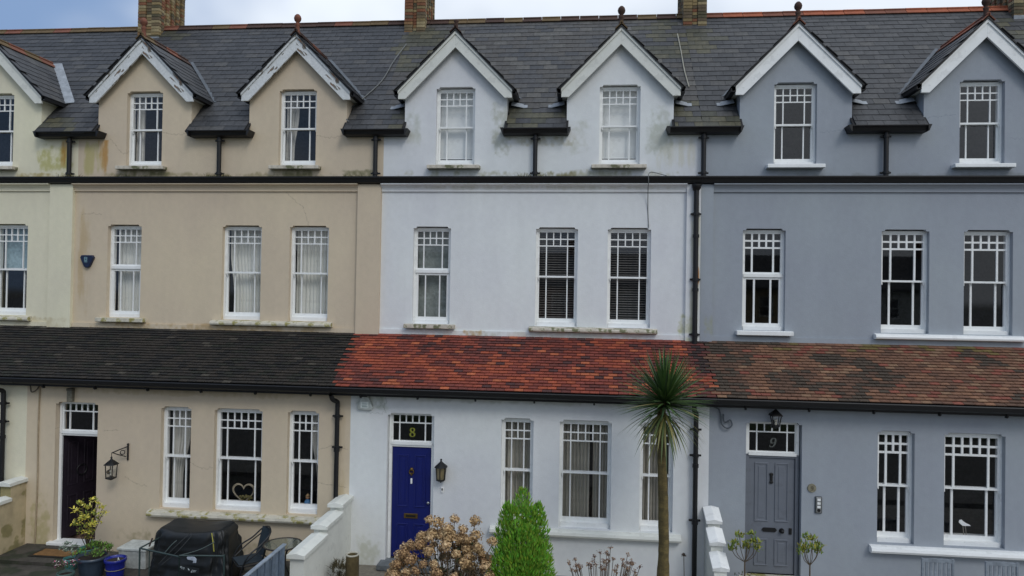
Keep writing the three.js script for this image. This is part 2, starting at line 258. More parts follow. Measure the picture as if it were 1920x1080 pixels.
function dormer(house, c, spec, slates) {
  const { wall, board, ridge, tone, moss } = spec.style, off = house.position, r = mulberry(Math.round(c * 1000) + 77);
  // roof: two slopes of board over which the slates lie
  const L = 1.73, cg = Math.cos(GA), sg = Math.sin(GA), zAt = (Y) => ROOF.z - (Y - ROOF.y) / Math.tan(ROOF.a);
  const deckPts = [[0.0, DZ0 - 0.02], [L, DZ0 - 0.02], [L, zAt(RIDGE - L * sg) - 0.06], [0, zAt(RIDGE) - 0.06]];
  const decks = [];
  for (const s of [-1, 1]) {
    const g = slab(deckPts.map(([d, z]) => [d, -z]), 0.03).rotateX(-Math.PI / 2).translate(0, -0.045, 0); // x = distance down the slope, z = world z
    if (s < 0) g.rotateZ(0).scale(-1, 1, 1);
    g.rotateZ(-s * GA).translate(c, RIDGE, 0); decks.push(g);
  }
  const roof = part('dormer_roof', decks, M.deck, house); roof.position.sub(off);
  const list = [];
  for (const s of [-1, 1]) {
    const U = V3(-s * cg, sg, 0), N = V3(s * sg, cg, 0), X = U.clone().cross(N).normalize();
    const e = 0.19, len = 0.3;
    for (let row = 0; row * e < L - 0.1; row++) {
      const dd = L + 0.02 - row * e - len / 2; if (dd < 0.1) continue; // distance from the ridge to the slate's middle
      const Y = RIDGE - dd * sg, back = zAt(Y);
      for (let z = DZ0 + 0.03 - (row % 2 ? 0.15 : 0); z > back - 0.05; z -= 0.3) {
        const zc = Math.min(z - 0.147, DZ0 + 0.03 - 0.147), p = V3(c + s * dd * cg, Y, zc).addScaledVector(N, 0.012 + r() * 0.002);
        const u = U.clone().multiplyScalar(Math.cos(0.045)).addScaledVector(N, -Math.sin(0.045)), n = N.clone().multiplyScalar(Math.cos(0.045)).addScaledVector(U, Math.sin(0.045));
        list.push({ p, x: X, u, n, g: Math.floor(r() * 5), c: slateColour(p.x, p.y, r, tone, moss) });
      }
    }
  }
  slates.push([roof, list]);
  const zEnd = zAt(RIDGE) + 0.02;
  for (let z = DZ0 - 0.2; z > zEnd; z -= 0.44) ridgeTile(roof, 0.43, V3(c, RIDGE + 0.035 + r() * 0.006, z), true, ridge[Math.floor(r() * ridge.length)]);
  // valley leads
  for (const s of [-1, 1]) {
    const a = V3(c + s * 0.03, RIDGE + 0.03, zAt(RIDGE) - 0.02), b = V3(c + s * (L * cg + 0.06), RIDGE - L * sg, zAt(RIDGE - L * sg) - 0.02), d = b.clone().sub(a), len = d.length();
    const wide = spec.paleValley && s > 0 ? 0.2 : 0.07, g = new THREE.BoxGeometry(len, 0.012, wide);
    const x = d.normalize(), n = V3(s * 0.3, Math.cos(ROOF.a), Math.sin(ROOF.a)); n.addScaledVector(x, -n.dot(x)).normalize(); const zz = x.clone().cross(n);
    g.applyMatrix4(new THREE.Matrix4().makeBasis(x, n, zz).setPosition(a.add(b).multiplyScalar(0.5).addScaledVector(n, wide > 0.1 ? 0.055 : 0.03)));
    part('valley_lead', g, spec.paleValley && s > 0 ? M.lead : M.leadDark, roof);
  }
  // barge boards with a thin moulding along their upper edge
  for (const s of [-1, 1]) {
    const o = part('bargeboard', slab([[0, 10.02], [s * 1.145, 8.85], [s * 1.145, 8.68], [s * 1.0, 8.68], [0, 9.7]], 0.035, [], 0.004), s < 0 ? spec.style.boardL || board : board, house);
    o.position.set(c, 0, 0.05).sub(off);
    const t = part('moulding', slab([[0, 10.03], [s * 1.15, 8.857], [s * 1.15, 8.787], [0, 9.96]], 0.022, [], 0.004), s < 0 ? spec.style.boardL || board : board, o); t.position.set(0, 0, 0.038);
    part('verge', slab([[0, 10.058], [s * 1.2, 8.835], [s * 1.17, 8.82], [0, 10.026]], 0.09), M.black, o).position.set(0, 0, -0.005);
    // side of the dormer between its gable wall and the main roof
    const zb = zAt(8.8), ck = alongX([[-0.07, ROOF.y - 0.1], [-0.07, 8.82], [zb - 0.03, 8.82], [zb - 0.03, 8.72]], s > 0 ? c + 0.93 : c - 1.032, s > 0 ? c + 1.032 : c - 0.93);
    wallPart('dormer_cheek', ck, wall, house).position.sub(off);
    const gp = [[0.0, 0.0], [0.0, 0.07], [0.012, 0.07], [0.02, 0.012], [0.07, 0.012], [0.078, 0.07], [0.09, 0.07], [0.09, 0]];
    const gut = part('eaves_gutter', alongX(gp.map(([z, y]) => [z, y]), 0, 0.66).rotateY(Math.PI / 2), M.black, house);
    gut.position.set(s > 0 ? c + 1.14 : c - 1.23, 8.745, DZ0 - 0.04).sub(off);
    part('soffit', span(s > 0 ? 1.036 : -1.16, s > 0 ? 1.16 : -1.036, 8.76, 8.785, -0.5, 0.048), M.whiteOld, house).position.set(c, 0, 0).sub(off);
    if (spec.leads) { const l = part('lead_apron', [rbox(0.26, 0.012, 0.17, 0.005).rotateZ(-s * 0.25).rotateX(0.7), rbox(0.1, 0.012, 0.12, 0.005, s * 0.15, -0.03, 0.02).rotateX(0.75)], M.lead, house); l.position.copy(roofAt(c + s * 1.22, 0.78, 0.05)).sub(off); }
  }
  // ball finial
  const f = spec.stub ? [[0.0, 0.16], [0.045, 0.16], [0.05, 0.13], [0.035, 0.11], [0.04, 0], [0.07, -0.1], [0.0, -0.1]] : [[0, 0.36], [0.03, 0.35], [0.062, 0.315], [0.075, 0.27], [0.066, 0.225], [0.036, 0.19], [0.032, 0.165], [0.055, 0.15], [0.045, 0.12], [0.038, 0.08], [0.05, 0.0], [0.075, -0.1], [0, -0.1]];
  const fin = part('finial', lathe(f.map(([a, b]) => [a, b]).reverse(), 16), spec.finial || M.terracottaDark, house); fin.position.set(c, 10.1, 0.04).sub(off);
  // its window and sill
  const hw = 0.395;
  makeWindow(house, c - hw, c + hw, 7.36, 8.93, -0.06, { cols: 5, cell: 0.13, mat: spec.windowMat });
  const sill = part('window_sill', rbox(1.06, 0.075, 0.2, 0.012, 0, 0, 0), spec.sillMat, house); sill.position.set(c - 0.01, 7.325, -0.01).sub(off);
}

function house(spec) {
  const { x0, x1, wx0, wx1, style } = spec, { wall } = style;              // wx: painted width of the upper wall
  const H = thing('terraced_house', spec.label, 'house', [(x0 + x1) / 2, 0, 1.18], 'terrace of painted houses'), off = H.position, r = mulberry(spec.seed);
  const at = (o) => { o.position.sub(off); return o; };
  // --- walls
  const gh = spec.ground.map(([a, b]) => opening(a, b, 0.66, 2.58));
  if (spec.door) gh.push(opening(spec.door[0], spec.door[1], -0.12, spec.door[2]));
  at(wallPart('ground_floor_wall', slab([[x0, -0.4], [x1, -0.4], [x1, 3.03], [x0, 3.03]], 0.3, gh).translate(0, 0, 0.88), wall, H));
  at(wallPart('upper_wall', slab([[wx0, 3.6], [wx1, 3.6], [wx1, 7.0], [wx0, 7.0]], 0.3, spec.upper.map(([a, b]) => opening(a, b, 4.2, 6.14))).translate(0, 0, -0.3), wall, H));
  const top = [[wx0, 6.9]];
  const outline = [[wx1, 6.9], [wx1, 8.0]];
  for (const d of [...spec.dormers].reverse()) outline.push([d.c + 1.035, 8.0], [d.c + 1.035, 8.78], [d.c, 9.86], [d.c - 1.035, 8.78], [d.c - 1.035, 8.0]);
  outline.push([wx0, 8.0]);
  at(wallPart('attic_wall', slab(top.concat(outline), 0.24, spec.dormers.map((d) => opening(d.c - 0.395, d.c + 0.395, 7.36, 8.95))).translate(0, 0, -0.3), wall, H));
  // pilasters and the coved cornice under the long gutter
  for (const [a, b] of spec.pilasters) at(wallPart('pilaster', span(a, b, 3.7, 6.97, 0.001, 0.075), wall, H));
  for (const [a, b] of spec.friezes) { at(wallPart('cornice', alongX([[0.001, 6.83], [0.035, 6.835], [0.035, 6.86], [0.045, 6.9], [0.075, 6.94], [0.13, 6.965], [0.13, 6.985], [0.001, 6.985]], a, b), wall, H)); at(wallPart('plinth_band', span(a, b, 3.9, 4.075, 0.001, 0.03), wall, H)); }
  // --- long gutter between first floor and attic, short gutters between the dormers
  const gp = [[-0.06, 6.985], [0.11, 6.985], [0.15, 7.0], [0.17, 7.05], [0.2, 7.09], [0.2, 7.115], [0.18, 7.115], [0.15, 7.06], [0.13, 7.01], [-0.04, 7.01], [-0.04, 7.1], [-0.06, 7.1]];
  at(part('long_gutter', alongX(gp, wx0 + 0.002, wx1 - 0.002), M.black, H));
  for (const [a, b] of spec.valleys) {
    const g = [alongX([[-0.055, 7.95], [0.1, 7.95], [0.14, 7.965], [0.17, 8.02], [0.21, 8.045], [0.21, 8.06], [0.19, 8.06], [0.15, 8.02], [0.12, 7.975], [-0.055, 7.975]], a + 0.05, b - 0.05)];
    for (const s of [0, 1]) g.push(slab((s ? [[-0.015, 7.945], [0.0, 7.945], [0.05, 8.066], [-0.015, 8.066]] : [[0.015, 7.945], [0.015, 8.066], [-0.05, 8.066], [0.0, 7.945]]), 0.262).translate(s ? b - 0.05 : a + 0.05, 0, -0.053));
    at(part('short_gutter', g, M.black, H));
    downpipe(H, spec.pipeAt ? spec.pipeAt(a, b) : (a + b) / 2, 7.03, 7.96, 0.04, 0.045, { brackets: [7.88, 7.2] });
  }
  // --- main roof
  const notch = spec.dormers.map((d) => [d.c, 1.03]);
  const SY = (Y) => (Y - ROOF.y) / Math.sin(ROOF.a);
  const dk = [[x0, 0.02]];
  for (const [c] of notch) { if (c - 1.0 > x0 && c + 1.0 < x1) dk.push([c - 1.0, 0.02], [c - 1.0, SY(8.72)], [c, SY(9.7)], [c + 1.0, SY(8.72)], [c + 1.0, 0.02]); }
  dk.push([x1, 0.02], [x1, ROOF.top], [x0, ROOF.top]);
  const deck = slab(dk, 0.03); deck.translate(0, 0, -0.035).applyMatrix4(new THREE.Matrix4().makeBasis(V3(1, 0, 0), V3(0, Math.sin(ROOF.a), -Math.cos(ROOF.a)), V3(0, Math.cos(ROOF.a), Math.sin(ROOF.a))).setPosition(0, ROOF.y, ROOF.z));
  const ridgeY = ROOF.y + ROOF.top * Math.sin(ROOF.a), ridgeZ = ROOF.z - ROOF.top * Math.cos(ROOF.a);
  const rear = slab([[x0, 0], [x1, 0], [x1, 4.7], [x0, 4.7]], 0.03).applyMatrix4(new THREE.Matrix4().makeBasis(V3(-1, 0, 0), V3(0, Math.sin(ROOF.a), Math.cos(ROOF.a)), V3(0, Math.cos(ROOF.a), -Math.sin(ROOF.a))).setPosition(x0 + x1, ridgeY - 4.7 * Math.sin(ROOF.a), ridgeZ - 4.7 * Math.cos(ROOF.a)));
  const roof = at(part('main_roof', [deck, rear], M.deck, H));
  const slates = [], list = [], U0 = V3(0, Math.sin(ROOF.a), -Math.cos(ROOF.a)), N0 = V3(0, Math.cos(ROOF.a), Math.sin(ROOF.a)), tilt = 0.045;
  const e = 0.188, len = 0.3;
  for (let row = 0; row * e < ROOF.top - 0.12; row++) {
    const s = Math.min(row * e + len / 2 - 0.03, ROOF.top - 0.12), Y = ROOF.y + s * Math.sin(ROOF.a);
    for (let x = x0 - (row % 2 ? 0.15 : 0); x < x1 - 0.02; x += 0.3) {
      let xl = Math.max(x0, x + 0.002), xr = Math.min(x1, x + 0.296), xc = x + 0.149;
      if (Y < 8.76) for (const d of spec.dormers) { if (xl < d.c && xr > d.c - 1.045) xr = d.c - 1.045; if (xr > d.c && xl < d.c + 1.045) xl = d.c + 1.045; }
      if (xr - xl < 0.03) continue;
      const cut = xr - xl < 0.29; if (cut) xc = (xl + xr) / 2;
      if (spec.dormers.some((d) => Math.abs(xc - d.c) < (Y < 8.76 ? 0.9 : Math.max(0, (RIDGE - 0.05 - Y) / 1.02) - 0.02))) continue;
      const jit = (r() - 0.5) * 0.008, u = U0.clone().multiplyScalar(Math.cos(tilt)).addScaledVector(N0, -Math.sin(tilt)).addScaledVector(V3(1, 0, 0), jit), n = N0.clone().multiplyScalar(Math.cos(tilt)).addScaledVector(U0, Math.sin(tilt)), xx = u.clone().cross(n).normalize();
      const slip = r() < 0.012 ? -0.03 : 0, p = roofAt(xc, s + slip + (r() - 0.5) * 0.008, 0.012 + r() * 0.003);
      list.push({ p, x: xx, u, n, g: Math.floor(r() * 5), c: slateColour(p.x, p.y, r, style.tone, style.moss), scale: cut ? [(xr - xl) / 0.294, 1, 1] : null });
    }
  }
  slates.push([roof, list]);
  for (let x = x0; x < x1 - 0.01; x += 0.45) { const l = Math.min(0.44, x1 - x); ridgeTile(roof, l, V3(x + l / 2, ridgeY + 0.05 + r() * 0.008, ridgeZ), false, style.ridge[Math.floor(r() * style.ridge.length)]); }
  for (const d of spec.dormers) dormer(H, d.c, { ...d, style, sillMat: style.dormerSill, windowMat: style.frame }, slates);
  // keep the 300 slates that show largest on this house, join the others roof by roof
  const all = slates.flatMap(([rf, l]) => l.map((q) => ({ ...q, rf }))); for (const q of all) q.sc = score(q.p, q.n); all.sort((a, b) => b.sc - a.sc); const keep = all[Math.min(299, all.length - 1)].sc;
  for (const [rf] of slates) { const l = all.filter((q) => q.rf === rf); pieces(rf, 'slate', 'slate_field', l, slateGeos, slatePalette, l.filter((q) => q.sc >= keep).length, 0.62, streaky); }
  // --- lean-to roof over the ground floor
  const LT = { y: 3.965, z: 0.03, a: Math.atan(0.592), len: 1.72 }, lx0 = spec.tx0, lx1 = spec.tx1;
  const LU = V3(0, Math.sin(LT.a), -Math.cos(LT.a)), LN = V3(0, Math.cos(LT.a), Math.sin(LT.a)), lean = (x, s, up) => V3(x, LT.y, LT.z).addScaledVector(LU, -s).addScaledVector(LN, up);
  const low = at(part('lean_to_roof', slab([[lx0, -LT.len + 0.02], [lx1, -LT.len + 0.02], [lx1, 0], [lx0, 0]], 0.03).translate(0, 0, -0.045).applyMatrix4(new THREE.Matrix4().makeBasis(V3(1, 0, 0), LU, LN).setPosition(0, LT.y, LT.z)), M.deck, H));
  const tl = [];
  for (let row = 0; row < 20; row++) {
    const s = LT.len - row * 0.086 - 0.07 + 0.02;
    for (let x = lx0 - (row % 2 ? 0.082 : 0); x < lx1 - 0.01; x += 0.165) {
      const xc = x + 0.082; if (xc < lx0 - 0.0 - (row % 2) * 0.08 || xc > lx1 + 0.05) continue;
      const tt = 0.24 + r() * 0.03, jit = (r() - 0.5) * 0.03, u = LU.clone().multiplyScalar(Math.cos(tt)).addScaledVector(LN, -Math.sin(tt)).addScaledVector(V3(1, 0, 0), jit).normalize(), n = V3(1, 0, 0).cross(u).normalize(), xx = u.clone().cross(n);
      const p = lean(xc, s + (r() - 0.5) * 0.006, 0.02 + r() * 0.004);
      tl.push({ p, x: xx, u, n, g: Math.floor(r() * 5), c: spec.tileColour(xc, row / 20, r) });
    }
  }
  pieces(low, 'roof_tile', 'roof_tile_field', tl, tileGeos, spec.tilePalette, 300, 0.8, spec.tileMap || grain);
  for (let x = lx0; x < lx1 - 0.05; x += 0.93) { const b = Math.min(x + 0.92, lx1); part('flashing', slab([[x, 3.95], [b, 3.95], [b, 4.04 + r() * 0.02], [(x + b) / 2, 4.035 + r() * 0.025], [x, 4.04 + r() * 0.02]], 0.03).rotateX(-0.12).translate(0, 0.005, 0.5), spec.flashing, low).position.set(0, 0, -0.02 - 0.01); }
  at(part('fascia_board', span(lx0 + 0.002, lx1 - 0.002, 2.92, 3.06, 1.36, 1.4), M.black, H)); at(part('soffit_board', span(lx0 + 0.002, lx1 - 0.002, 2.97, 2.985, 1.185, 1.358), M.black, H));
  at(part('low_gutter', alongX([[1.405, 2.985], [1.45, 2.965], [1.5, 2.97], [1.54, 3.0], [1.56, 3.07], [1.55, 3.085], [1.54, 3.07], [1.52, 3.01], [1.49, 2.985], [1.45, 2.98], [1.405, 3.0]], lx0 + 0.002, lx1 - 0.002), M.black, H));
  for (let x = lx0 + 0.5; x < lx1; x += 1.05) at(part('gutter_bracket', [rbox(0.03, 0.03, 0.06, 0.008, x, 2.9, 1.38), rbox(0.028, 0.06, 0.03, 0.008, x, 2.93, 1.415)], M.black, H));
  // --- windows, sills, door
  for (const [a, b, o] of spec.upper) makeWindow(H, a, b, 4.2, 6.12, 0, { cols: 5, cell: 0.135, mat: style.frame, bar: style.bar, ...o });
  for (const [a, b, o] of spec.ground) makeWindow(H, a, b, 0.66, 2.56, 1.18, { cols: 4, cell: 0.15, mat: style.frame, bar: style.bar, ...o });
  for (const [a, b, round] of spec.upperSills) at(part('window_sill', round ? alongX([[-0.1, 4.095], [0.1, 4.085], [0.128, 4.1], [0.135, 4.13], [0.12, 4.165], [0.08, 4.18], [-0.1, 4.2]], a, b) : rbox(b - a, 0.085, 0.28, 0.012, (a + b) / 2, 4.15, 0), style.sill, H));
  for (const [a, b] of spec.groundSills) at(part('window_sill', alongX([[1.0, 0.53], [1.26, 0.52], [1.3, 0.53], [1.315, 0.565], [1.3, 0.61], [1.26, 0.63], [1.0, 0.658]], a, b), style.groundSill, H));
  // --- rooms behind the glass
  const room = [span(wx0, wx1, 2.86, 2.9, -3.2, 0.87), span(wx0, wx1, 6.4, 6.44, -3.2, -0.31), span(wx0, wx1, -0.2, -0.13, -3.2, 0.87), span(wx0, wx1, 3.2, 3.24, -3.2, -0.02), span(wx0, wx1, 7.1, 7.14, -2.6, -0.31),
    span(wx0, wx1, -0.13, 8.2, -3.25, -3.2), span(wx0, wx1, 7.14, 10.2, -2.65, -2.6)];
  for (const x of [x0 + 0.03, (x0 * 0.64 + x1 * 0.36), x1 - 0.03]) room.push(span(x - 0.02, x + 0.02, -0.13, 2.86, -3.2, 0.86), span(x - 0.02, x + 0.02, 3.24, 6.4, -3.2, -0.32));
  for (const x of [x0 + 0.03, x1 - 0.03]) room.push(span(x - 0.02, x + 0.02, 7.14, 8.3, -2.6, -0.32));
  at(part('inner_rooms', room, M.room, H));
  return H;
}

// chimney stack of buff brick: ribbed sides, recessed middle strip on the front
const brickPalette = [[142, 124, 88], [158, 138, 98], [124, 108, 82], [150, 116, 80], [112, 98, 78], [168, 152, 116], [138, 92, 66], [98, 92, 70]];
function chimney(H, xa, xb, z1, z0, yBase, yTop) {
  const off = H.position, r = mulberry(Math.round(xa * 77) + 5), w = xb - xa, c = (xa + xb) / 2;
  const core = part('chimney', [span(xa + 0.055, xb - 0.055, yBase - 0.3, yTop, z0 + 0.03, z1 - 0.055)], M.mortar, H); core.position.sub(off);
  const list = [], X = V3(1, 0, 0), Y = V3(0, 1, 0), Z = V3(0, 0, 1), head = [];
  let k = 0;
  for (let y = yBase; y < yTop; y += 0.075, k++) {
    const col = () => Math.min(7, Math.floor(r() * 8)), corb = y > yTop - 0.3 ? 0.05 * Math.floor((y - (yTop - 0.3)) / 0.075 + 1) * 0.5 : 0;
    for (const [bx, dz, short] of [[xa + 0.1, 0, 0], [c, -0.03, 1], [xb - 0.1, 0, 0]]) (short ? head : list).push({ p: V3(bx, y + 0.035, z1 - 0.05 + dz + corb + r() * 0.004), x: X, u: Y, n: Z, g: Math.floor(r() * 4), c: col(), scale: short ? [Math.max(0.6, (w - 0.42) / 0.1), 1, 1] : [0.97, 1, 1] });
    for (const s of [-1, 1]) { let q = 0; for (let z = z1 - 0.11; z > z0 + 0.05; z -= 0.108, q++) { const rib = q % 2 === 0; head.push({ p: V3((s > 0 ? xb - 0.05 : xa + 0.05) + s * (rib ? corb : corb - 0.035), y + 0.035, z - 0.05), x: V3(0, 0, -s), u: Y, n: V3(s, 0, 0), g: Math.floor(r() * 3), c: col() }); } }
  }
  const n1 = Math.min(110, list.length); pieces(core, 'brick', 'brick_rest', list, brickGeos, brickPalette, n1, 0.95); pieces(core, 'header_brick', 'header_brick_rest', head, headerGeos, brickPalette, 180, 0.95);
  part('lead_apron', [box(w + 0.14, 0.3, 0.02).rotateX(-0.7).translate(c, yBase + 0.0, z1 + 0.05), box(w + 0.02, 0.14, 0.02, c, yBase + 0.1, z1 + 0.012)], M.lead, core);
  for (const z of [z1 - 0.25, z0 + 0.3]) part('chimney_pot', lathe([[0.1, 0], [0.1, 0.4], [0.125, 0.42], [0.125, 0.47], [0.085, 0.47], [0.08, 0]], 14).translate(c, yTop, z), M.terracotta, core);
  return core;
}
// ---------------------------------------------------------------- the four houses in view
const rust = [168, 112, 40], algae = [150, 146, 62], green = [98, 104, 62], soot = [110, 106, 92], moss = [70, 74, 40];
const cream = wallMat(-10.75, -4.0, [205, 189, 164], 3, [
  { r: [-10.65, -10.1, 7.1, 7.95], c: algae, a: 0.4, streak: 1 }, { r: [-10.28, -10.02, 7.12, 7.9], c: rust, a: 0.6, streak: 1, down: 1 }, { r: [-10.7, -4.1, 7.08, 7.26], c: [126, 116, 78], a: 0.55, up: 1 },
  { r: [-9.9, -8.6, 7.1, 7.36], c: moss, a: 0.45 }, { r: [-6.6, -5.3, 7.1, 7.34], c: moss, a: 0.4 }, { r: [-5.1, -4.2, 7.1, 7.3], c: moss, a: 0.5 },
  { r: [-10.7, -10.3, 4.1, 6.6], c: [170, 142, 96], a: 0.4, streak: 1 }, { r: [-10.7, -4.2, 3.9, 4.12], c: [150, 120, 72], a: 0.5 }, { r: [-10.66, -10.1, -0.3, 1.0], c: [156, 148, 96], a: 0.5, up: 1 }, { r: [-9.1, -4.3, -0.3, 0.3], c: [128, 120, 88], a: 0.5, up: 1 },
  { r: [-10.6, -4.3, 2.75, 3.0], c: [158, 140, 104], a: 0.35 }, { r: [-4.6, -4.3, 0.4, 2.9], c: [168, 146, 100], a: 0.35, streak: 1 },
  { pts: [[-10.0, 7.93], [-9.86, 7.8], [-9.75, 7.66], [-9.62, 7.62]] }, { pts: [[-8.82, 8.05], [-8.5, 8.02], [-8.25, 8.05]] }, { pts: [[-5.5, 7.97], [-5.2, 7.93], [-4.95, 7.98]] }, { pts: [[-10.55, 6.32], [-10.3, 6.36], [-10.1, 6.34]] },
  { pts: [[-6.1, 6.8], [-5.72, 6.5], [-5.6, 6.15]] }, { pts: [[-8.65, 1.2], [-8.4, 1.08], [-8.2, 1.06]] }, { pts: [[-7.36, 1.52], [-7.1, 1.42], [-6.9, 1.46]] }, { pts: [[-4.86, 1.85], [-4.6, 1.95], [-4.3, 1.9]] }, { pts: [[-4.86, 1.25], [-4.6, 1.22], [-4.3, 1.2]] }, { pts: [[-9.1, 2.05], [-8.8, 2.1]] },
]);
const paleCream = wallMat(-17.25, -10.66, [222, 216, 190], 9, [
  { r: [-11.7, -10.72, 7.1, 7.9], c: algae, a: 0.5 }, { r: [-11.15, -10.95, 7.12, 7.92], c: rust, a: 0.75, streak: 1, down: 1 }, { r: [-12.4, -10.72, 7.08, 7.25], c: [150, 128, 60], a: 0.6 }, { r: [-12.1, -10.7, 3.9, 4.2], c: [168, 150, 110], a: 0.4 },
]);
const whitePaint = wallMat(-4.3, 2.3, [219, 221, 221], 15, [
  { r: [-1.95, -1.45, 7.5, 8.7], c: [150, 152, 130], a: 0.5 }, { r: [-3.7, -3.3, 7.6, 8.6], c: [168, 172, 156], a: 0.45 }, { r: [1.1, 1.7, 7.4, 8.6], c: [160, 164, 146], a: 0.5 }, { r: [-0.4, 0.1, 7.5, 8.3], c: [176, 178, 160], a: 0.4 },
  { r: [-4.05, 2.18, 7.08, 7.3], c: [150, 148, 116], a: 0.6, up: 1 }, { r: [-1.6, -0.1, 7.08, 7.28], c: [112, 104, 66], a: 0.7, up: 1 }, { r: [-1.7, 0.0, 7.7, 7.96], c: [166, 160, 132], a: 0.5 }, { r: [1.3, 2.18, 7.2, 7.95], c: [190, 184, 156], a: 0.4, streak: 1 },
  { r: [-4.05, 2.18, 6.84, 6.99], c: [176, 172, 150], a: 0.4 }, { r: [1.98, 2.2, 3.9, 6.9], c: [186, 180, 140], a: 0.5, streak: 1 }, { r: [1.75, 2.2, 3.95, 4.5], c: [158, 160, 96], a: 0.6, up: 1 }, { r: [2.08, 2.17, 5.0, 5.45], c: [160, 84, 30], a: 0.8, streak: 1 },
  { r: [-4.0, 2.0, 3.9, 4.1], c: [182, 178, 160], a: 0.5 }, { r: [-2.5, -1.9, 3.95, 4.1], c: [172, 128, 70], a: 0.6 }, { r: [-4.2, -3.5, 2.6, 3.0], c: [150, 158, 140], a: 0.5 }, { r: [-4.2, 2.1, 2.8, 3.0], c: [176, 180, 170], a: 0.4 }, { r: [-4.2, -3.6, -0.3, 0.4], c: [170, 172, 150], a: 0.5, up: 1 },
  { pts: [[-3.62, 2.95], [-3.58, 2.8], [-3.64, 2.7], [-3.6, 2.58]], c: [110, 118, 104] }, { pts: [[-3.72, 2.95], [-3.66, 2.82], [-3.7, 2.7]], c: [120, 126, 112] }, { pts: [[-3.95, 2.58], [-3.7, 2.57], [-3.6, 2.6]], c: [140, 144, 136] },
]);
const greyPaint = wallMat(2.1, 10.3, [154, 160, 167], 27, [
  { r: [2.25, 10.2, 7.08, 7.22], c: [112, 116, 112], a: 0.4, up: 1 }, { r: [2.25, 2.5, 3.9, 4.5], c: [150, 152, 120], a: 0.5 }, { pts: [[4.4, 7.98], [4.7, 8.0], [5.0, 8.05]], c: [110, 116, 124] }, { pts: [[6.0, 8.15], [6.4, 8.25], [6.85, 8.3]], c: [110, 116, 124] }, { pts: [[7.8, 7.85], [8.3, 7.8]], c: [110, 116, 124] },
]);
const styles = {
  pale: { wall: paleCream, board: M.whiteOld, ridge: [M.terracotta, M.terracottaMoss], tone: 'cool', moss: [[-11.2, 8.2, 0.6]], dormerSill: M.stoneMossy, sill: M.stoneCream, groundSill: M.stoneCream, frame: M.white },
  cream: { wall: cream, board: M.peelingFall, boardL: M.peelingRise, ridge: [M.terracotta, M.terracottaMoss, M.terracottaDark], tone: 'cool', moss: [[-10.2, 11.2, 0.5], [-3.9, 10.7, 1.0]], dormerSill: M.stoneMossy, sill: M.stoneCream, groundSill: M.stoneCream, frame: M.white },
  white: { wall: whitePaint, board: M.whiteOld, ridge: [M.terracottaDark, M.terracottaMoss, M.terracottaDark], tone: 'warm', moss: [[-3.9, 10.5, 1.3], [-3.6, 8.3, 0.9], [-1.4, 8.3, 0.7], [-0.5, 8.2, 0.6], [1.9, 10.6, 1.2], [1.9, 8.3, 0.8]], dormerSill: M.stoneMossy, sill: M.stoneMossy, groundSill: M.whiteOld, frame: M.white },
  grey: { wall: greyPaint, board: M.white, ridge: [M.terracottaNew, M.terracotta, M.terracottaNew], tone: 'cool', moss: [[2.5, 10.6, 0.8], [2.5, 8.2, 0.6], [8.8, 10.6, 0.9]], dormerSill: M.white, sill: M.white, groundSill: M.white, frame: M.white, bar: 0.034 },
};
const darkTiles = [[36, 34, 32], [43, 39, 36], [30, 29, 28], [49, 44, 39], [54, 48, 42], [40, 41, 33], [78, 73, 66]];
const redTiles = [[152, 74, 55], [134, 66, 54], [172, 86, 58], [104, 56, 50], [120, 62, 52], [84, 54, 52], [188, 104, 68], [62, 46, 43]];
const brownTiles = [[130, 94, 72], [120, 86, 67], [140, 101, 76], [104, 78, 62], [80, 68, 56], [138, 80, 64], [120, 104, 60], [146, 114, 88]];
const A = house({ x0: -17.2, x1: -10.69, wx0: -17.2, wx1: -10.7, tx0: -17.2, tx1: -10.69, seed: 5, style: styles.pale, label: 'pale yellow rendered house cut off at the picture edge beside the cream house',
  ground: [], upper: [[-16.5, -15.75, { style: "casement", split: 0.54 }], [-13.97, -13.16], [-12.57, -11.76]], pilasters: [[-11.22, -10.702]], friezes: [[-17.2, -11.222]], valleys: [[-11.54, -10.06]], pipeAt: () => -10.83, dormers: [{ c: -15.9 }, { c: -12.6, paleValley: true }],
  upperSills: [[-14.1, -11.62, true]], groundSills: [], tilePalette: darkTiles, tileMap: lichen, tileColour: (x, v, r) => { const q = r(); return q < 0.02 ? 6 : Math.floor(q * 5.99); }, flashing: M.stoneCream });
const B = house({ x0: -10.69, x1: -4.25, wx0: -10.7, wx1: -4.08, tx0: -10.69, tx1: -4.5, seed: 6, style: styles.cream, label: 'cream rendered house with peeling bargeboards and dark mossy porch roof',
  door: [-10.09, -9.22, 2.6], ground: [[-7.94, -7.34], [-6.88, -5.94, { cols: 6 }], [-5.45, -4.85]], upper: [[-9.95, -9.2, { style: 'casement', split: 0.54 }], [-7.43, -6.59], [-5.99, -5.17]], pilasters: [[-4.56, -4.082]], friezes: [[-10.698, -4.562]], valleys: [[-8.17, -6.8], [-4.9, -3.53]],
  pipeAt: (a, b) => (a < -6 ? -7.52 : -4.22), dormers: [{ c: -9.23, finial: M.terracotta }, { c: -5.9, finial: M.terracotta }], upperSills: [[-10.1, -9.05], [-7.6, -5.05, true]], groundSills: [[-8.12, -4.72]],
  tilePalette: darkTiles, tileMap: lichen, tileColour: (x, v, r) => { const q = r(); return q < 0.025 ? 6 : fbm(x * 2, v * 5, 0, 2) > 0.58 ? (q < 0.5 ? 4 : 3) : Math.floor(q * 5.99); }, flashing: M.stoneCream });
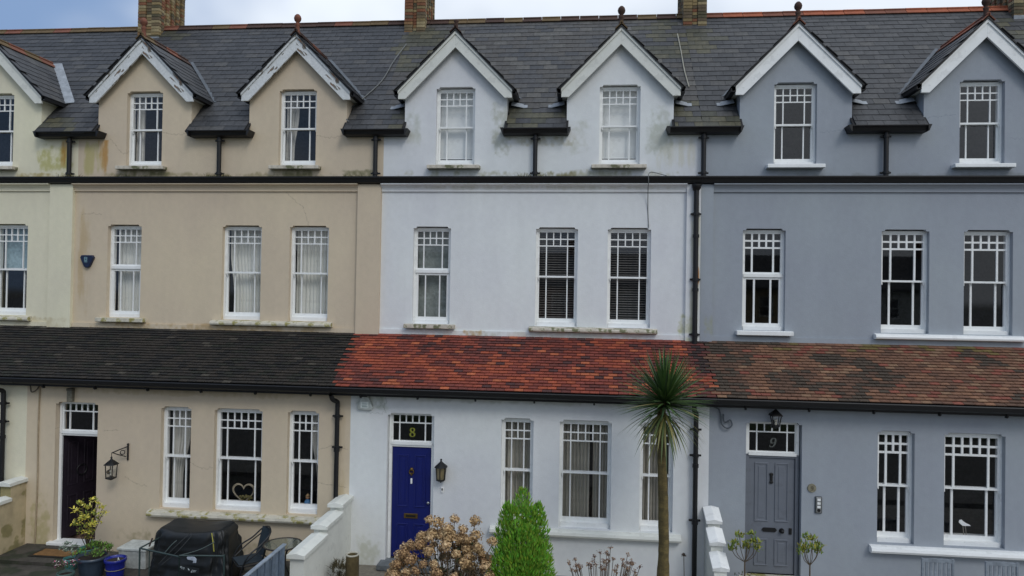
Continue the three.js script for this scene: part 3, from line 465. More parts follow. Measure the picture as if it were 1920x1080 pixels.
const Cc = house({ x0: -4.25, x1: 2.21, wx0: -4.08, wx1: 2.2, tx0: -4.5, tx1: 2.28, seed: 7, style: styles.white, label: 'white rendered house with blue front door and bright red tiled porch roof',
  door: [-3.55, -2.68, 2.6], ground: [[-1.45, -0.87], [-0.4, 0.52, { cols: 6 }], [1.02, 1.6]], upper: [[-3.42, -2.66, { style: 'casement', split: 0.54 }], [-0.96, -0.14], [0.44, 1.27]], pilasters: [[1.93, 2.198]], friezes: [[-4.078, 1.928]], valleys: [[-1.69, -0.31]], pipeAt: () => -1.0,
  dormers: [{ c: -2.62, stub: true, leads: true }, { c: 0.64, leads: true }], upperSills: [[-3.56, -2.54], [-1.07, 1.4, true]], groundSills: [[-1.62, 1.74]],
  tilePalette: redTiles, tileColour: (x, v, r) => { const q = r(), n = fbm(x * 1.6 + 4, v * 6, 0, 2), wet = Math.abs(x - 2.12) < 0.16 + 0.1 * r() && v > 0.35; return wet ? (q < 0.6 ? 7 : 3) : q < 0.05 ? 6 : n > 0.56 ? (q < 0.45 ? 0 : q < 0.75 ? 2 : 1) : q < 0.28 ? 1 : q < 0.5 ? 0 : q < 0.68 ? 4 : q < 0.84 ? 3 : q < 0.93 ? 5 : 2; }, flashing: M.whiteOld });
const D = house({ x0: 2.21, x1: 10.2, wx0: 2.2, wx1: 10.2, tx0: 2.28, tx1: 10.2, seed: 8, style: styles.grey, label: 'blue-grey rendered house with grey panelled door and weathered brown tiled porch roof',
  door: [2.84, 3.78, 2.66], ground: [[5.03, 5.63, { bar: 0.036 }], [6.11, 7.08, { cols: 6, bar: 0.036 }], [7.58, 8.16, { bar: 0.036 }]], upper: [[3.0, 3.79, { style: 'casement', split: 0.54 }], [5.53, 6.38], [6.99, 7.84]], pilasters: [[2.202, 2.43]], friezes: [[2.432, 10.2]], valleys: [[1.52, 2.96], [4.85, 6.32]],
  pipeAt: (a) => (a < 3 ? 2.24 : 5.58), dormers: [{ c: 3.96, leads: true }, { c: 7.32, leads: true }], upperSills: [[2.88, 3.92], [5.4, 8.02, true]], groundSills: [[4.9, 8.35]],
  tilePalette: brownTiles, tileColour: (x, v, r) => { const q = r(), n = fbm(x * 1.4 + 9, v * 3 + 2, 0, 3), left = sstep(3.6, 2.4, x + (v - 0.5) * 0.4); return n + left * 0.2 > 0.63 ? (q < 0.6 ? 4 : 3) : v > 0.8 && n > 0.46 && q < 0.5 ? 6 : q < 0.3 ? 0 : q < 0.55 ? 1 : q < 0.72 ? 2 : q < 0.82 ? 7 : q < 0.92 ? 5 : 3; }, flashing: M.whiteOld });
downpipe(A, -11.1, 0.0, 2.72, 1.28, 0.042, { swan: true, brackets: [2.2, 2.55] });
downpipe(B, -4.47, 0.0, 2.72, 1.27, 0.042, { swan: true, brackets: [2.52, 1.95, 0.8] });
downpipe(Cc, 1.97, -0.1, 2.72, 1.27, 0.042, { swan: true, brackets: [2.5, 2.05, 0.92] });
downpipe(Cc, 2.1, 3.92, 6.86, 0.13, 0.048, { hopper: true, brackets: [6.4, 5.15, 4.1] });
chimney(B, -11.16, -10.6, -2.62, -3.8, 10.9, 12.7);
chimney(Cc, -4.38, -3.88, -2.62, -3.8, 10.86, 12.7);
chimney(D, 2.17, 2.7, -2.62, -3.8, 10.86, 12.7);
chimney(D, 9.3, 9.86, -2.62, -3.8, 10.95, 12.7);

// ---------------------------------------------------------------- doors
function fanlight(H, x0, x1, y0, y1, digit, colour) {
  const w = x1 - x0, h = y1 - y0, z = -0.1;
  const f = part('fanlight', [span(-w / 2, -w / 2 + 0.045, 0, h, z - 0.1, z), span(w / 2 - 0.045, w / 2, 0, h, z - 0.1, z), span(-w / 2 + 0.045, w / 2 - 0.045, h - 0.03, h, z - 0.1, z), span(-w / 2 + 0.045, w / 2 - 0.045, 0, 0.05, z - 0.1, z + 0.02)], M.white, H);
  f.position.set((x0 + x1) / 2, y0, 1.18).sub(H.position);
  sash(f, 'light', -w / 2 + 0.045, w / 2 - 0.045, 0.05, h - 0.03, z - 0.03, { cols: 6, rows: 1, cell: 0.14, stile: 0.018, top: 0.015, bottom: 0.02, bar: 0.021, depth: 0.035 }, M.white);
  if (digit) { const g = new TextGeometry(digit, { font, size: 0.165, depth: 0.006, curveSegments: 6 }); g.computeBoundingBox(); const b = g.boundingBox; g.translate(-(b.min.x + b.max.x) / 2, 0, 0); if (digit === '9') g.applyMatrix4(new THREE.Matrix4().makeShear(0, 0, 0.22, 0, 0, 0)); part('house_number', g, mat(colour, 0.5), f, 'house number ' + digit + ' on the glass').position.set(0, 0.14, z - 0.04); }
  return f;
}
function doorCase(H, x0, x1, y0, y1) { const f = part('door_frame', [span(x0, x0 + 0.055, y0, y1, 0.99, 1.08), span(x1 - 0.055, x1, y0, y1, 0.99, 1.08), span(x0 + 0.055, x1 - 0.055, y1 - 0.06, y1, 0.99, 1.075)], M.white, H); f.position.sub(H.position); return f; }
function panelDoor(H, x0, x1, y0, y1, m, rows, hingeDeg = 0, label) {
  const w = x1 - x0, h = y1 - y0, leaf = part('door', rbox(w, h, 0.045, 0.004, w / 2, h / 2, -0.022), m, H, label);
  leaf.position.set(x0, y0, 1.045).sub(H.position); leaf.rotation.y = THREE.MathUtils.degToRad(hingeDeg);
  for (const [a, b] of rows) for (const s of [0, 1]) {
    const px0 = s ? w / 2 + 0.055 : 0.1, px1 = s ? w - 0.1 : w / 2 - 0.055, fr = [], t = 0.028;
    for (const [i0, i1, j0, j1] of [[px0, px1, a, a + t], [px0, px1, b - t, b], [px0, px0 + t, a + t, b - t], [px1 - t, px1, a + t, b - t]]) fr.push(rbox(i1 - i0, j1 - j0, 0.02, 0.008, (i0 + i1) / 2, (j0 + j1) / 2, 0.004));
    part('panel_moulding', fr, m, leaf); part('door_panel', rbox(px1 - px0 - 0.13, b - a - 0.13, 0.012, 0.005, (px0 + px1) / 2, (a + b) / 2, 0.002), m, leaf);
  }
  return leaf;
}
const blue = cmat([8, 24, 100], 0.4), doorGrey = cmat([112, 117, 127], 0.5), plum = gmat([44, 36, 46], 0.45);
// open door of the cream house
doorCase(B, -10.08, -9.23, -0.1, 2.0); fanlight(B, -10.08, -9.23, 1.98, 2.59);
{
  const l = panelDoor(B, -10.02, -9.28, -0.08, 1.93, plum, [[0.2, 0.82], [1.0, 1.86]], 72, 'dark plum door standing open inwards');
  part('door_knocker', new THREE.TorusGeometry(0.1, 0.012, 8, 24).translate(0.37, 1.28, 0.03), M.black, l);
  const t = part('threshold', rbox(1.0, 0.06, 0.28, 0.012, -9.66, -0.1, 1.13), M.white, B); t.position.sub(B.position);
  const ht = tex(256, 256, (u, v) => { const c = (Math.floor(u * 8) + Math.floor(v * 8)) % 2, n = tileNoise(u, v, 30, 2, 4) * 30; return c ? [120 + n, 96 + n, 78 + n] : [52 + n, 40 + n, 38 + n]; }, { repeat: 1 });
  part('hall_floor', span(-10.4, -8.6, -0.128, -0.118, -3, 0.86), mat([255, 255, 255], 0.5, { map: ht }), B).position.sub(B.position);
}
// blue door of the white house
doorCase(Cc, -3.54, -2.69, -0.08, 2.03); fanlight(Cc, -3.54, -2.69, 2.01, 2.59, '8', [128, 130, 44]);
{
  const l = panelDoor(Cc, -3.48, -2.75, -0.06, 1.965, blue, [[0.12, 0.62], [0.92, 1.88]]);
  part('letter_plate', [rbox(0.26, 0.09, 0.016, 0.006, 0.365, 0.76, 0.012)], M.brass, l); part('letter_slot', box(0.18, 0.035, 0.008, 0.365, 0.76, 0.022), M.black, l);
  part('door_knocker', [new THREE.TorusGeometry(0.04, 0.011, 8, 18).translate(0.365, 1.57, 0.02), new THREE.SphereGeometry(0.035, 12, 8).translate(0.365, 1.615, 0.012), cyl(0.018, 0.018, 0.05, 0.365, 1.53, 0.02)], M.brass, l);
  part('key_tag', rbox(0.035, 0.1, 0.014, 0.006, 0.365, 1.4, 0.012), M.white, l);
  part('door_knob', new THREE.SphereGeometry(0.028, 12, 8).translate(0.69, 1.02, 0.04), M.steel, l);
  part('door_step', rbox(1.05, 0.1, 0.4, 0.015, -3.11, -0.13, 1.26), gmat([112, 118, 122], 0.9), Cc).position.sub(Cc.position);
}
// grey door of the grey house
{
  const f = doorCase(D, 2.86, 3.76, -0.02, 2.08); f.material = doorGrey; fanlight(D, 2.86, 3.76, 2.06, 2.65, '9', [84, 88, 84]);
  const l = panelDoor(D, 2.92, 3.7, 0.0, 2.01, doorGrey, [[0.13, 0.6], [0.9, 1.93]]);
  part('letter_plate', [slab([[-0.13, 0], [-0.1, 0.035], [0.1, 0.035], [0.13, 0], [0.1, -0.035], [-0.1, -0.035]], 0.014).translate(0.36, 0.76, 0.002)], M.black, l);
  part('door_knob', [cyl(0.045, 0.045, 0.012, 0, 0, 0, 18).rotateX(Math.PI / 2).translate(0.57, 0.75, 0.006), new THREE.SphereGeometry(0.034, 12, 9).translate(0.57, 0.75, 0.05)], M.black, l);
  part('lock', rbox(0.05, 0.11, 0.02, 0.008, 0.715, 0.75, 0.01), M.black, l);
  part('door_knocker', [rbox(0.045, 0.19, 0.025, 0.01, 0.385, 1.66, 0.01), rbox(0.062, 0.04, 0.034, 0.012, 0.385, 1.73, 0.014), rbox(0.062, 0.035, 0.034, 0.012, 0.385, 1.59, 0.014)], M.black, l);
  part('door_step', rbox(1.15, 0.1, 0.36, 0.012, 3.31, -0.06, 1.24), M.stoneCream, D).position.sub(D.position);
}

// ---------------------------------------------------------------- behind the glass
function drape(name, label, cat, x0, x1, y0, y1, z, m, folds = 7, amp = 0.025, group, pinch = 0) {
  const g = new THREE.PlaneGeometry(1, 1, folds * 8, 14), p = g.attributes.position, r = mulberry(Math.round((x0 + y0 * 3) * 911)), ph = r() * 6;
  for (let i = 0; i < p.count; i++) {
    const u = p.getX(i) + 0.5, v = p.getY(i) + 0.5, nar = pinch ? 1 - Math.abs(pinch) * sm(clamp((0.75 - v) / 0.5)) : 1, uu = pinch < 0 ? 1 - (1 - u) * nar : u * nar;
    p.setXYZ(i, mix(x0, x1, uu) - (x0 + x1) / 2, mix(y0, y1, v) - y0, amp * Math.sin(u * folds * 6.283 + ph + Math.sin(v * 2 + u * 9) * 0.5) + amp * 0.5 * Math.sin(u * folds * 14 + ph));
  }
  g.computeVertexNormals(); const o = new THREE.Mesh(boxUV(g), m); o.name = numbered(name); o.position.set((x0 + x1) / 2, y0, z); scene.add(o); return tag(o, label, cat, group);
}
const IN = (z) => z - 0.34;
drape('curtain', 'white curtain hanging at one side of the first cream dormer window', 'curtain', -9.6, -9.42, 7.38, 8.9, IN(-0.06), M.curtain, 3, 0.03, 'curtains');
drape('curtain', 'white curtain gathered at one side of the second cream dormer window', 'curtain', -6.27, -6.02, 7.38, 8.9, IN(-0.06), M.curtain, 4, 0.03, 'curtains', 0.35);
drape('net_curtain', 'net curtain filling the single upper window of the cream house', 'curtain', -9.93, -9.22, 4.24, 6.1, IN(0), M.net, 9, 0.016, 'curtains');
drape('net_curtain', 'net curtain filling the middle upper window of the cream house', 'curtain', -7.41, -6.66, 4.24, 6.1, IN(0), M.net, 10, 0.018, 'curtains', -0.12);
drape('net_curtain', 'net curtain filling the upper window of the cream house beside the white house', 'curtain', -5.96, -5.2, 4.24, 6.1, IN(0), M.net, 10, 0.016, 'curtains');
drape('curtain', 'white tied curtain in the narrow cream ground window near the open door', 'curtain', -7.9, -7.52, 0.7, 2.54, IN(1.18), M.curtain, 5, 0.03, 'curtains', 0.4);
drape('curtain', 'white tied curtain in the narrow cream ground window near the black drainpipe', 'curtain', -5.12, -4.87, 0.7, 2.54, IN(1.18), M.curtain, 4, 0.03, 'curtains', -0.5);
for (const [c, w] of [[-2.62, 'under the stub finial'], [0.64, 'under the ball finial']]) { const o = thing('roller_blind', 'white roller blind in the white dormer window ' + w, 'blind', [c, 7.56, -0.34], 'roller blinds'); part('fabric', box(0.7, 1.34, 0.004, 0, 0.67, 0), M.blind, o); part('bottom_bar', rbox(0.7, 0.025, 0.015, 0.004, 0, 0, 0), M.white, o); part('roller', cyl(0.022, 0.022, 0.72, 0, 0, 0, 10).rotateZ(Math.PI / 2).translate(0, 1.35, 0), M.white, o); }
{ const o = thing('roller_blind', 'grey roller blind in the single upper window of the white house', 'blind', [-3.04, 4.3, -0.34], 'roller blinds'); part('fabric', box(0.7, 1.8, 0.004, 0, 0.9, 0), gmat([150, 158, 154], 0.95), o); part('bottom_bar', rbox(0.7, 0.025, 0.015, 0.004, 0, 0, 0), M.white, o); }
{ const o = thing('roller_blind', 'pale blue roller blind half lowered in the pale yellow house', 'blind', [-12.16, 5.2, -0.34], 'roller blinds'); part('fabric', box(0.76, 0.9, 0.004, 0, 0.45, 0), gmat([176, 200, 206], 0.95), o); part('bottom_bar', rbox(0.76, 0.025, 0.015, 0.004, 0, 0, 0), M.white, o); }
for (const [c, w] of [[-0.55, 'middle'], [0.855, 'drainpipe-side']]) { const o = thing('venetian_blind', 'slatted venetian blind behind the ' + w + ' upper window of the white house', 'blind', [c, 4.26, -0.3], 'venetian blinds'); for (let i = 0; i < 38; i++) part('slat', box(0.74, 0.003, 0.04).rotateX(0.5).translate(0, 0.02 + i * 0.0475, 0), M.slatDark, o); part('head_rail', box(0.74, 0.035, 0.04, 0, 1.84, 0), M.white, o); }
drape('curtain', 'grey curtain behind the narrow white-house window above the green conifer', 'curtain', -1.43, -0.89, 0.7, 2.54, IN(1.18), M.curtainGrey, 7, 0.028, 'curtains');
drape('curtain', 'wider grey curtain of the white-house centre window, beside the dark gap', 'curtain', -0.38, 0.14, 0.7, 2.54, IN(1.18), M.curtainGrey, 8, 0.03, 'curtains');
drape('curtain', 'narrower grey curtain of the white-house centre window, palm side of the gap', 'curtain', 0.2, 0.5, 0.7, 2.54, IN(1.18), M.curtainGrey, 5, 0.03, 'curtains');
drape('curtain', 'grey curtain behind the white-house window crossed by the palm trunk', 'curtain', 1.04, 1.48, 0.7, 2.54, IN(1.18), M.curtainGrey, 7, 0.028, 'curtains');
part('inner_sill', span(-7.0, -4.75, 0.7, 0.735, 0.7, 0.938), M.white, B).position.sub(B.position); part('inner_sill', span(6.0, 7.2, 0.72, 0.75, 0.7, 0.938), M.white, D).position.sub(D.position);
{ // wicker heart, figurines, bird
  const o = thing('wicker_heart', 'wicker heart ornament standing in the wide cream ground window', 'ornament', [-6.43, 0.735, 0.87]); const P = [];
  for (let i = 0; i <= 40; i++) { const t = i / 40 * 6.283; P.push([0.0135 * 16 * Math.sin(t) ** 3, 0.2 + 0.0135 * (13 * Math.cos(t) - 5 * Math.cos(2 * t) - 2 * Math.cos(3 * t) - Math.cos(4 * t)), 0]); }
  part('hoop', [tube(P, 0.012, 80, 6), tube(P.map(([x, y, z]) => [x * 0.92 + 0.01, y * 0.94 + 0.012, 0.02]), 0.009, 80, 6)], gmat([176, 164, 140], 0.9), o);
  const lf = []; const r = mulberry(4); for (let i = 0; i < 26; i++) lf.push(new THREE.SphereGeometry(0.02 + r() * 0.016, 7, 5).scale(1, 0.6, 0.6).rotateZ(r() * 3).translate(-0.08 + r() * 0.26, 0.04 + r() * 0.1, r() * 0.04)); part('dried_leaves', lf, gmat([112, 104, 58], 0.9), o);
  const o2 = thing('figurine', 'small blue-dressed figurine on the inside sill near the drainpipe', 'figurine', [-5.17, 0.735, 0.84]);
  part('body', lathe([[0, 0], [0.075, 0], [0.07, 0.04], [0.05, 0.1], [0.02, 0.12], [0, 0.12]], 12), gmat([84, 140, 190], 0.6), o2); part('head', new THREE.SphereGeometry(0.04, 12, 9).translate(0, 0.155, 0), gmat([196, 150, 116], 0.7), o2); part('hat', lathe([[0, 0.23], [0.03, 0.2], [0.05, 0.175], [0.0, 0.17]].reverse(), 12), gmat([180, 150, 110], 0.8), o2);
  const o3 = thing('bird_ornament', 'flat white shore bird ornament in the wide grey-house ground window', 'ornament', [6.58, 0.86, 0.9]);
  part('body', slab([[-0.1, 0.14], [-0.085, 0.18], [-0.05, 0.185], [-0.03, 0.165], [0.02, 0.13], [0.07, 0.11], [0.1, 0.085], [0.06, 0.085], [0.0, 0.08], [-0.04, 0.085], [-0.075, 0.115]], 0.012, [], 0.003), M.white, o3); for (const x of [-0.02, 0.02]) part('leg', rod([x - 0.01, 0.085, 0.006], [x + 0.01, -0.11, 0.006], 0.007), gmat([150, 144, 132]), o3);
}

// ---------------------------------------------------------------- fixtures on the walls
function marks(w, h, fg, bg, draw) { const c = document.createElement('canvas'); c.width = w; c.height = h; const x = c.getContext('2d'); x.fillStyle = bg; x.fillRect(0, 0, w, h); x.fillStyle = x.strokeStyle = fg; draw(x, w, h); const t = new THREE.CanvasTexture(c); t.colorSpace = THREE.SRGBColorSpace; return new THREE.MeshStandardMaterial({ map: t, roughness: 0.5, side: THREE.DoubleSide }); }
function plate(name, w, h, m, parent, pos) { const o = new THREE.Mesh(new THREE.PlaneGeometry(w, h), m); o.name = name; o.position.set(...pos); parent.add(o); return o; }
{
  const o = thing('alarm_box', 'dark blue shield-shaped alarm box on the cream upper wall', 'alarm box', [-10.37, 5.36, 0.0]);
  part('case', slab([[-0.15, 0.08], [-0.12, 0.13], [0.12, 0.13], [0.15, 0.08], [0.06, -0.11], [0.02, -0.135], [-0.02, -0.135], [-0.06, -0.11]], 0.05, [], 0.012), gmat([20, 36, 70], 0.4), o);
  plate('emblem', 0.12, 0.13, marks(96, 104, '#7fa2a8', '#14243f', (x) => { x.lineWidth = 9; x.strokeRect(24, 10, 44, 50); x.fillRect(24, 30, 44, 10); x.fillRect(18, 70, 58, 7); x.fillRect(26, 84, 50, 8); }), o, [-0.015, 0.03, 0.0635]);
  const p = thing('alarm_box', 'white rounded triangular alarm box under the gutter of the white house', 'alarm box', [-3.97, 2.77, 1.18]);
  part('case', slab([[-0.06, 0.13], [0.06, 0.13], [0.155, -0.08], [0.12, -0.125], [-0.12, -0.125], [-0.155, -0.08]], 0.05, [], 0.014), gmat([206, 212, 206], 0.45), p); part('beacon', rbox(0.12, 0.05, 0.05, 0.014, 0, 0.13, 0.04), mat([40, 26, 26], 0.3), p);
  plate('emblem', 0.15, 0.11, marks(120, 88, '#6c8480', '#dfe5df', (x) => { x.font = 'bold italic 40px sans-serif'; x.lineWidth = 5; for (let i = 0; i < 4; i++) { x.beginPath(); x.moveTo(28 + i * 18, 10); x.quadraticCurveTo(22 + i * 18, 44, 40 + i * 18, 34); x.stroke(); } x.fillRect(18, 54, 74, 7); x.fillRect(22, 68, 84, 9); }), p, [0, -0.03, 0.066]);
  const q = thing('junction_box', 'small grey box under the gutter above the open door', 'box', [-9.76, 2.74, 1.18]); part('case', rbox(0.11, 0.25, 0.08, 0.012, 0, 0, 0.04), gmat([128, 124, 108], 0.8), q); part('lid', rbox(0.12, 0.05, 0.09, 0.01, 0, 0.11, 0.045), gmat([96, 92, 80], 0.8), q);
  const s = thing('doorbell', 'small round doorbell between the open door and the hanging lantern', 'doorbell', [-8.96, 1.3, 1.18]); part('rim', cyl(0.04, 0.045, 0.03, 0, 0, 0, 18).rotateX(Math.PI / 2).translate(0, 0, 0.015), M.black, s); part('button', cyl(0.014, 0.014, 0.02, 0, 0, 0, 12).rotateX(Math.PI / 2).translate(0, 0, 0.035), M.brass, s);
  const b8 = thing('doorbell', 'small white bell push under the wall lantern by the blue door', 'doorbell', [-2.51, 1.24, 1.18]); part('plate', rbox(0.05, 0.1, 0.02, 0.006, 0, 0, 0.01), M.white, b8); part('button', rbox(0.02, 0.04, 0.012, 0.004, 0, 0.01, 0.024), M.black, b8);
  const k = thing('intercom_panel', 'grey intercom panel with buttons on the grey wall', 'intercom', [4.06, 1.27, 1.18]); part('case', rbox(0.115, 0.29, 0.03, 0.012, 0, 0, 0.015), gmat([76, 80, 84], 0.5), k); part('face', rbox(0.085, 0.26, 0.01, 0.006, 0, 0, 0.03), M.steel, k); for (let i = 0; i < 3; i++) part('button', rbox(0.055, 0.04, 0.008, 0.004, 0, 0.09 - i * 0.062, 0.037), M.white, k); part('speaker', cyl(0.028, 0.028, 0.006, 0, 0, 0, 16).rotateX(Math.PI / 2).translate(0, -0.09, 0.036), M.black, k);
  const n = thing('number_plaque', 'small round stone plaque with the house number beside the grey door', 'plaque', [3.95, 1.55, 1.18]); part('disc', cyl(0.07, 0.075, 0.02, 0, 0, 0, 24).rotateX(Math.PI / 2).translate(0, 0, 0.01), gmat([150, 144, 122], 0.9), n); const g9 = new TextGeometry('9', { font, size: 0.07, depth: 0.004, curveSegments: 4 }); part('numeral', g9.translate(-0.026, -0.035, 0.02), gmat([112, 104, 84]), n);
}
function lantern(o, hgt, r0, r1, sides, glassM, frame = M.black) { // tapered glazed body, origin at its middle
  const f = [], a = (i) => (i + 0.5) / sides * 6.2832;
  for (let i = 0; i < sides; i++) { const c = Math.cos(a(i)), s = Math.sin(a(i)); f.push(rod([c * r0, -hgt / 2, s * r0], [c * r1, hgt / 2, s * r1], 0.009, 6)); }
  f.push(lathe([[0, -0.05], [0.02, -0.045], [r0 + 0.012, -0.012], [r0 + 0.012, 0.008], [0, 0.008]], sides).rotateY(-Math.PI / sides * 0 + Math.PI / 2 - Math.PI / sides).translate(0, -hgt / 2, 0));
  part('frame', f, frame, o);
  part('roof', lathe([[r1 + 0.03, 0], [r1 + 0.028, 0.015], [r1 * 0.55, 0.075], [0.022, 0.1], [0.014, 0.125], [0.022, 0.14], [0, 0.16]], sides).rotateY(Math.PI / 2 - Math.PI / sides).translate(0, hgt / 2, 0), frame, o);
  for (let i = 0; i < sides; i++) { const b = (i + 1) / sides * 6.2832, ap = Math.cos(Math.PI / sides), wide = 2 * Math.sin(Math.PI / sides), g = new THREE.PlaneGeometry(1, 1), p = g.attributes.position; for (let k = 0; k < 4; k++) { const up = p.getY(k) > 0, r = (up ? r1 : r0) * ap * 0.97, hw = (up ? r1 : r0) * wide / 2 * 0.96; const s = p.getX(k) > 0 ? 1 : -1; p.setXYZ(k, Math.cos(b) * r - Math.sin(b) * hw * s, up ? hgt / 2 : -hgt / 2, Math.sin(b) * r + Math.cos(b) * hw * s); } g.computeVertexNormals(); part('pane', g, glassM, o); }
  part('bulb', [new THREE.SphereGeometry(0.026, 10, 8), cyl(0.016, 0.016, 0.05, 0, -0.045, 0)], gmat([214, 208, 190], 0.4), o);
}
const amber = new THREE.MeshPhysicalMaterial({ color: C(206, 190, 150), transmission: 0.75, roughness: 0.35, thickness: 0, side: THREE.DoubleSide });
{
  const o = thing('hanging_lantern', 'black square lantern hung from an iron bracket by the open door', 'lantern', [-8.77, 1.37, 1.4]); lantern(o, 0.24, 0.085, 0.1, 4, M.glass);
  part('bracket', [rod([0.19, 0.46, -0.2], [0.19, 0.17, -0.2], 0.016), tube([[0.19, 0.43, -0.19], [0.1, 0.39, -0.1], [0.0, 0.34, 0.0]], 0.011, 12), tube([[0.0, 0.34, 0], [0.0, 0.31, 0], [0.0, 0.27, 0]], 0.006, 6), tube([[0.02, 0.345, 0], [0.09, 0.29, -0.09], [0.17, 0.24, -0.18]], 0.009, 12), new THREE.TorusGeometry(0.04, 0.008, 6, 16).rotateY(0.8).translate(0.13, 0.33, -0.13), new THREE.SphereGeometry(0.022, 8, 6).translate(0.19, 0.47, -0.2)], M.black, o);
  const p = thing('wall_lantern', 'black half-round wall lantern beside the blue door', 'lantern', [-2.52, 1.56, 1.29]); lantern(p, 0.22, 0.075, 0.095, 6, amber); part('back_plate', [rbox(0.08, 0.22, 0.02, 0.006, 0, -0.02, -0.1), rod([0, -0.14, -0.1], [0, -0.16, 0], 0.012)], M.black, p);
  const q = thing('wall_lantern', 'black tapered wall lantern over the grey door', 'lantern', [3.3, 2.71, 1.32]); lantern(q, 0.17, 0.065, 0.105, 4, M.glass); part('arm', [rod([0, -0.1, -0.13], [0, -0.13, 0], 0.014), rbox(0.08, 0.14, 0.02, 0.006, 0, -0.08, -0.13)], M.black, q);
}
function cable(label, pts, r, m = M.black, seg = 40) { const o = new THREE.Mesh(boxUV(tube(pts, r, seg, 6)), m); o.name = numbered('cable'); scene.add(o); return tag(o, label, 'cable'); }
const cableGrey = gmat([120, 122, 120], 0.7);
cable('thin cable trailing down the slates below the middle chimney', [[-4.2, 10.6, -2.16], [-4.35, 10.0, -1.6], [-4.45, 9.4, -1.06], [-4.7, 8.9, -0.6], [-4.95, 8.45, -0.18], [-4.8, 8.25, 0.0]], 0.012, cableGrey);
cable('straight pale cable on the slates under the white and grey party chimney', [[2.0, 10.75, -2.28], [2.02, 10.2, -1.8], [2.02, 9.6, -1.22], [2.06, 9.1, -0.78]], 0.012, gmat([176, 172, 156], 0.7));
cable('thin cable dropping from the long gutter to the upper white-house window', [[1.55, 7.16, -0.03], [1.2, 7.17, 0.2], [1.19, 7.0, 0.215], [1.19, 6.9, 0.12], [1.2, 6.5, 0.012], [1.22, 6.14, 0.012]], 0.008, cableGrey);
cable('looped cable on the grey wall below the porch gutter', [[2.28, 2.9, 1.22], [2.36, 2.86, 1.22], [2.4, 2.74, 1.22], [2.42, 2.6, 1.23], [2.5, 2.54, 1.24], [2.58, 2.58, 1.24], [2.56, 2.68, 1.23], [2.46, 2.64, 1.23], [2.44, 2.78, 1.22]], 0.014, gmat([92, 100, 108], 0.6), 60);
cable('painted pipe running down the cream wall beside the open door', [[-10.42, 2.95, 1.2], [-10.43, 2.0, 1.2], [-10.42, 1.0, 1.2], [-10.44, -0.18, 1.2]], 0.014, gmat([182, 164, 136], 0.8));
cable('drooping cable under the gutter over the painted pipe', [[-10.6, 2.9, 1.22], [-10.56, 2.78, 1.23], [-10.46, 2.82, 1.23], [-10.42, 2.9, 1.21]], 0.012, gmat([110, 100, 84], 0.8));

// ---------------------------------------------------------------- ground
const darkConcrete = tex(512, 512, (u, v) => { const n = tileNoise(u, v, 20, 4, 61), m = sstep(0.5, 0.62, tileNoise(u, v, 6, 4, 63)); return [mix(70, 50, m) * (0.7 + 0.5 * n), mix(66, 54, m) * (0.7 + 0.5 * n), mix(60, 40, m) * (0.7 + 0.5 * n)]; }, { repeat: 0.5 });
function sheet(name, x0, x1, z0, z1, y, m, label) { const g = boxUV(span(x0, x1, y - 0.12, y, z0, z1)); return struct(name, g, m, label); }
struct('ground', boxUV(new THREE.PlaneGeometry(700, 700).rotateX(-Math.PI / 2).translate(0, -0.24, 300)), gmat([104, 103, 99], 0.95));
sheet('front_yard', -10.6, -4.42, 1.19, 6.4, -0.2, mat([255, 255, 255], 0.9, { map: darkConcrete }));
sheet('front_yard', -4.18, 2.12, 1.19, 6.4, -0.19, gmat([136, 130, 118], 0.95));
sheet('front_yard', 2.45, 10.2, 1.19, 6.4, -0.19, gmat([156, 152, 144], 0.9));
sheet('front_yard', -17.2, -10.9, 1.19, 6.4, -0.2, gmat([120, 114, 102], 0.9));
sheet('pavement', -60, 60, 6.6, 8.6, -0.12, gmat([128, 126, 120], 0.9));
sheet('grass_verge', -60, 60, 16, 60, -0.2, gmat([66, 80, 40], 1));
sheet('porch_step', -10.6, -9.05, 1.2, 2.05, -0.135, mat([255, 255, 255], 0.9, { map: darkConcrete }));

// ---------------------------------------------------------------- garden walls and fence
function steppedWall(label, x0, x1, segs, yb, m, cap, copeDrop = 0) {
  const o = thing('garden_wall', label, 'wall', [(x0 + x1) / 2, yb, segs[0][0]], 'garden walls between the houses'), off = o.position;
  segs.forEach(([z0, z1, y], i) => {
    part('wall_body', span(x0, x1, yb, y - 0.07 - copeDrop, z0 + (i ? 0.001 : 0), z1), m, o).position.set(-off.x, -off.y, -off.z);
    const w = x1 - x0 + 0.07, l = z1 - z0 + 0.06, g = slab([[-w / 2, 0], [w / 2, 0], [w / 2, 0.06], [0, 0.095], [-w / 2, 0.06]], l, [], 0.008).translate((x0 + x1) / 2, 0, 0); if (copeDrop) g.rotateX(Math.atan(copeDrop / l)); 
    part('coping', g.translate(0, y - 0.068, z0), cap, o).position.set(-off.x, -off.y, -off.z);
  });
  return o;
}
const wallWhite = cmat([220, 221, 215], 0.9), wallCream = mat([255, 255, 255], 0.95, { map: tex(512, 512, (u, v) => { const n = tileNoise(u, v, 12, 4, 81), m = sstep(0.52, 0.66, tileNoise(u, v, 6, 4, 83)); return [mix(192, 150, m) * (0.85 + 0.2 * n), mix(176, 140, m) * (0.85 + 0.2 * n), mix(142, 98, m) * (0.85 + 0.2 * n)]; }, { repeat: 0.6 }) });
steppedWall('white stepped garden wall between the cream and white houses', -4.42, -4.2, [[1.181, 1.68, 1.06], [1.68, 2.44, 0.92], [2.44, 3.4, 0.78]], -0.3, wallWhite, M.whiteOld);
steppedWall('white stepped garden wall between the white and grey houses', 2.15, 2.35, [[1.181, 1.5, 1.16], [1.5, 1.82, 0.9], [1.82, 2.14, 0.6], [2.14, 2.5, 0.3]], -0.3, wallWhite, M.white, 0.14);
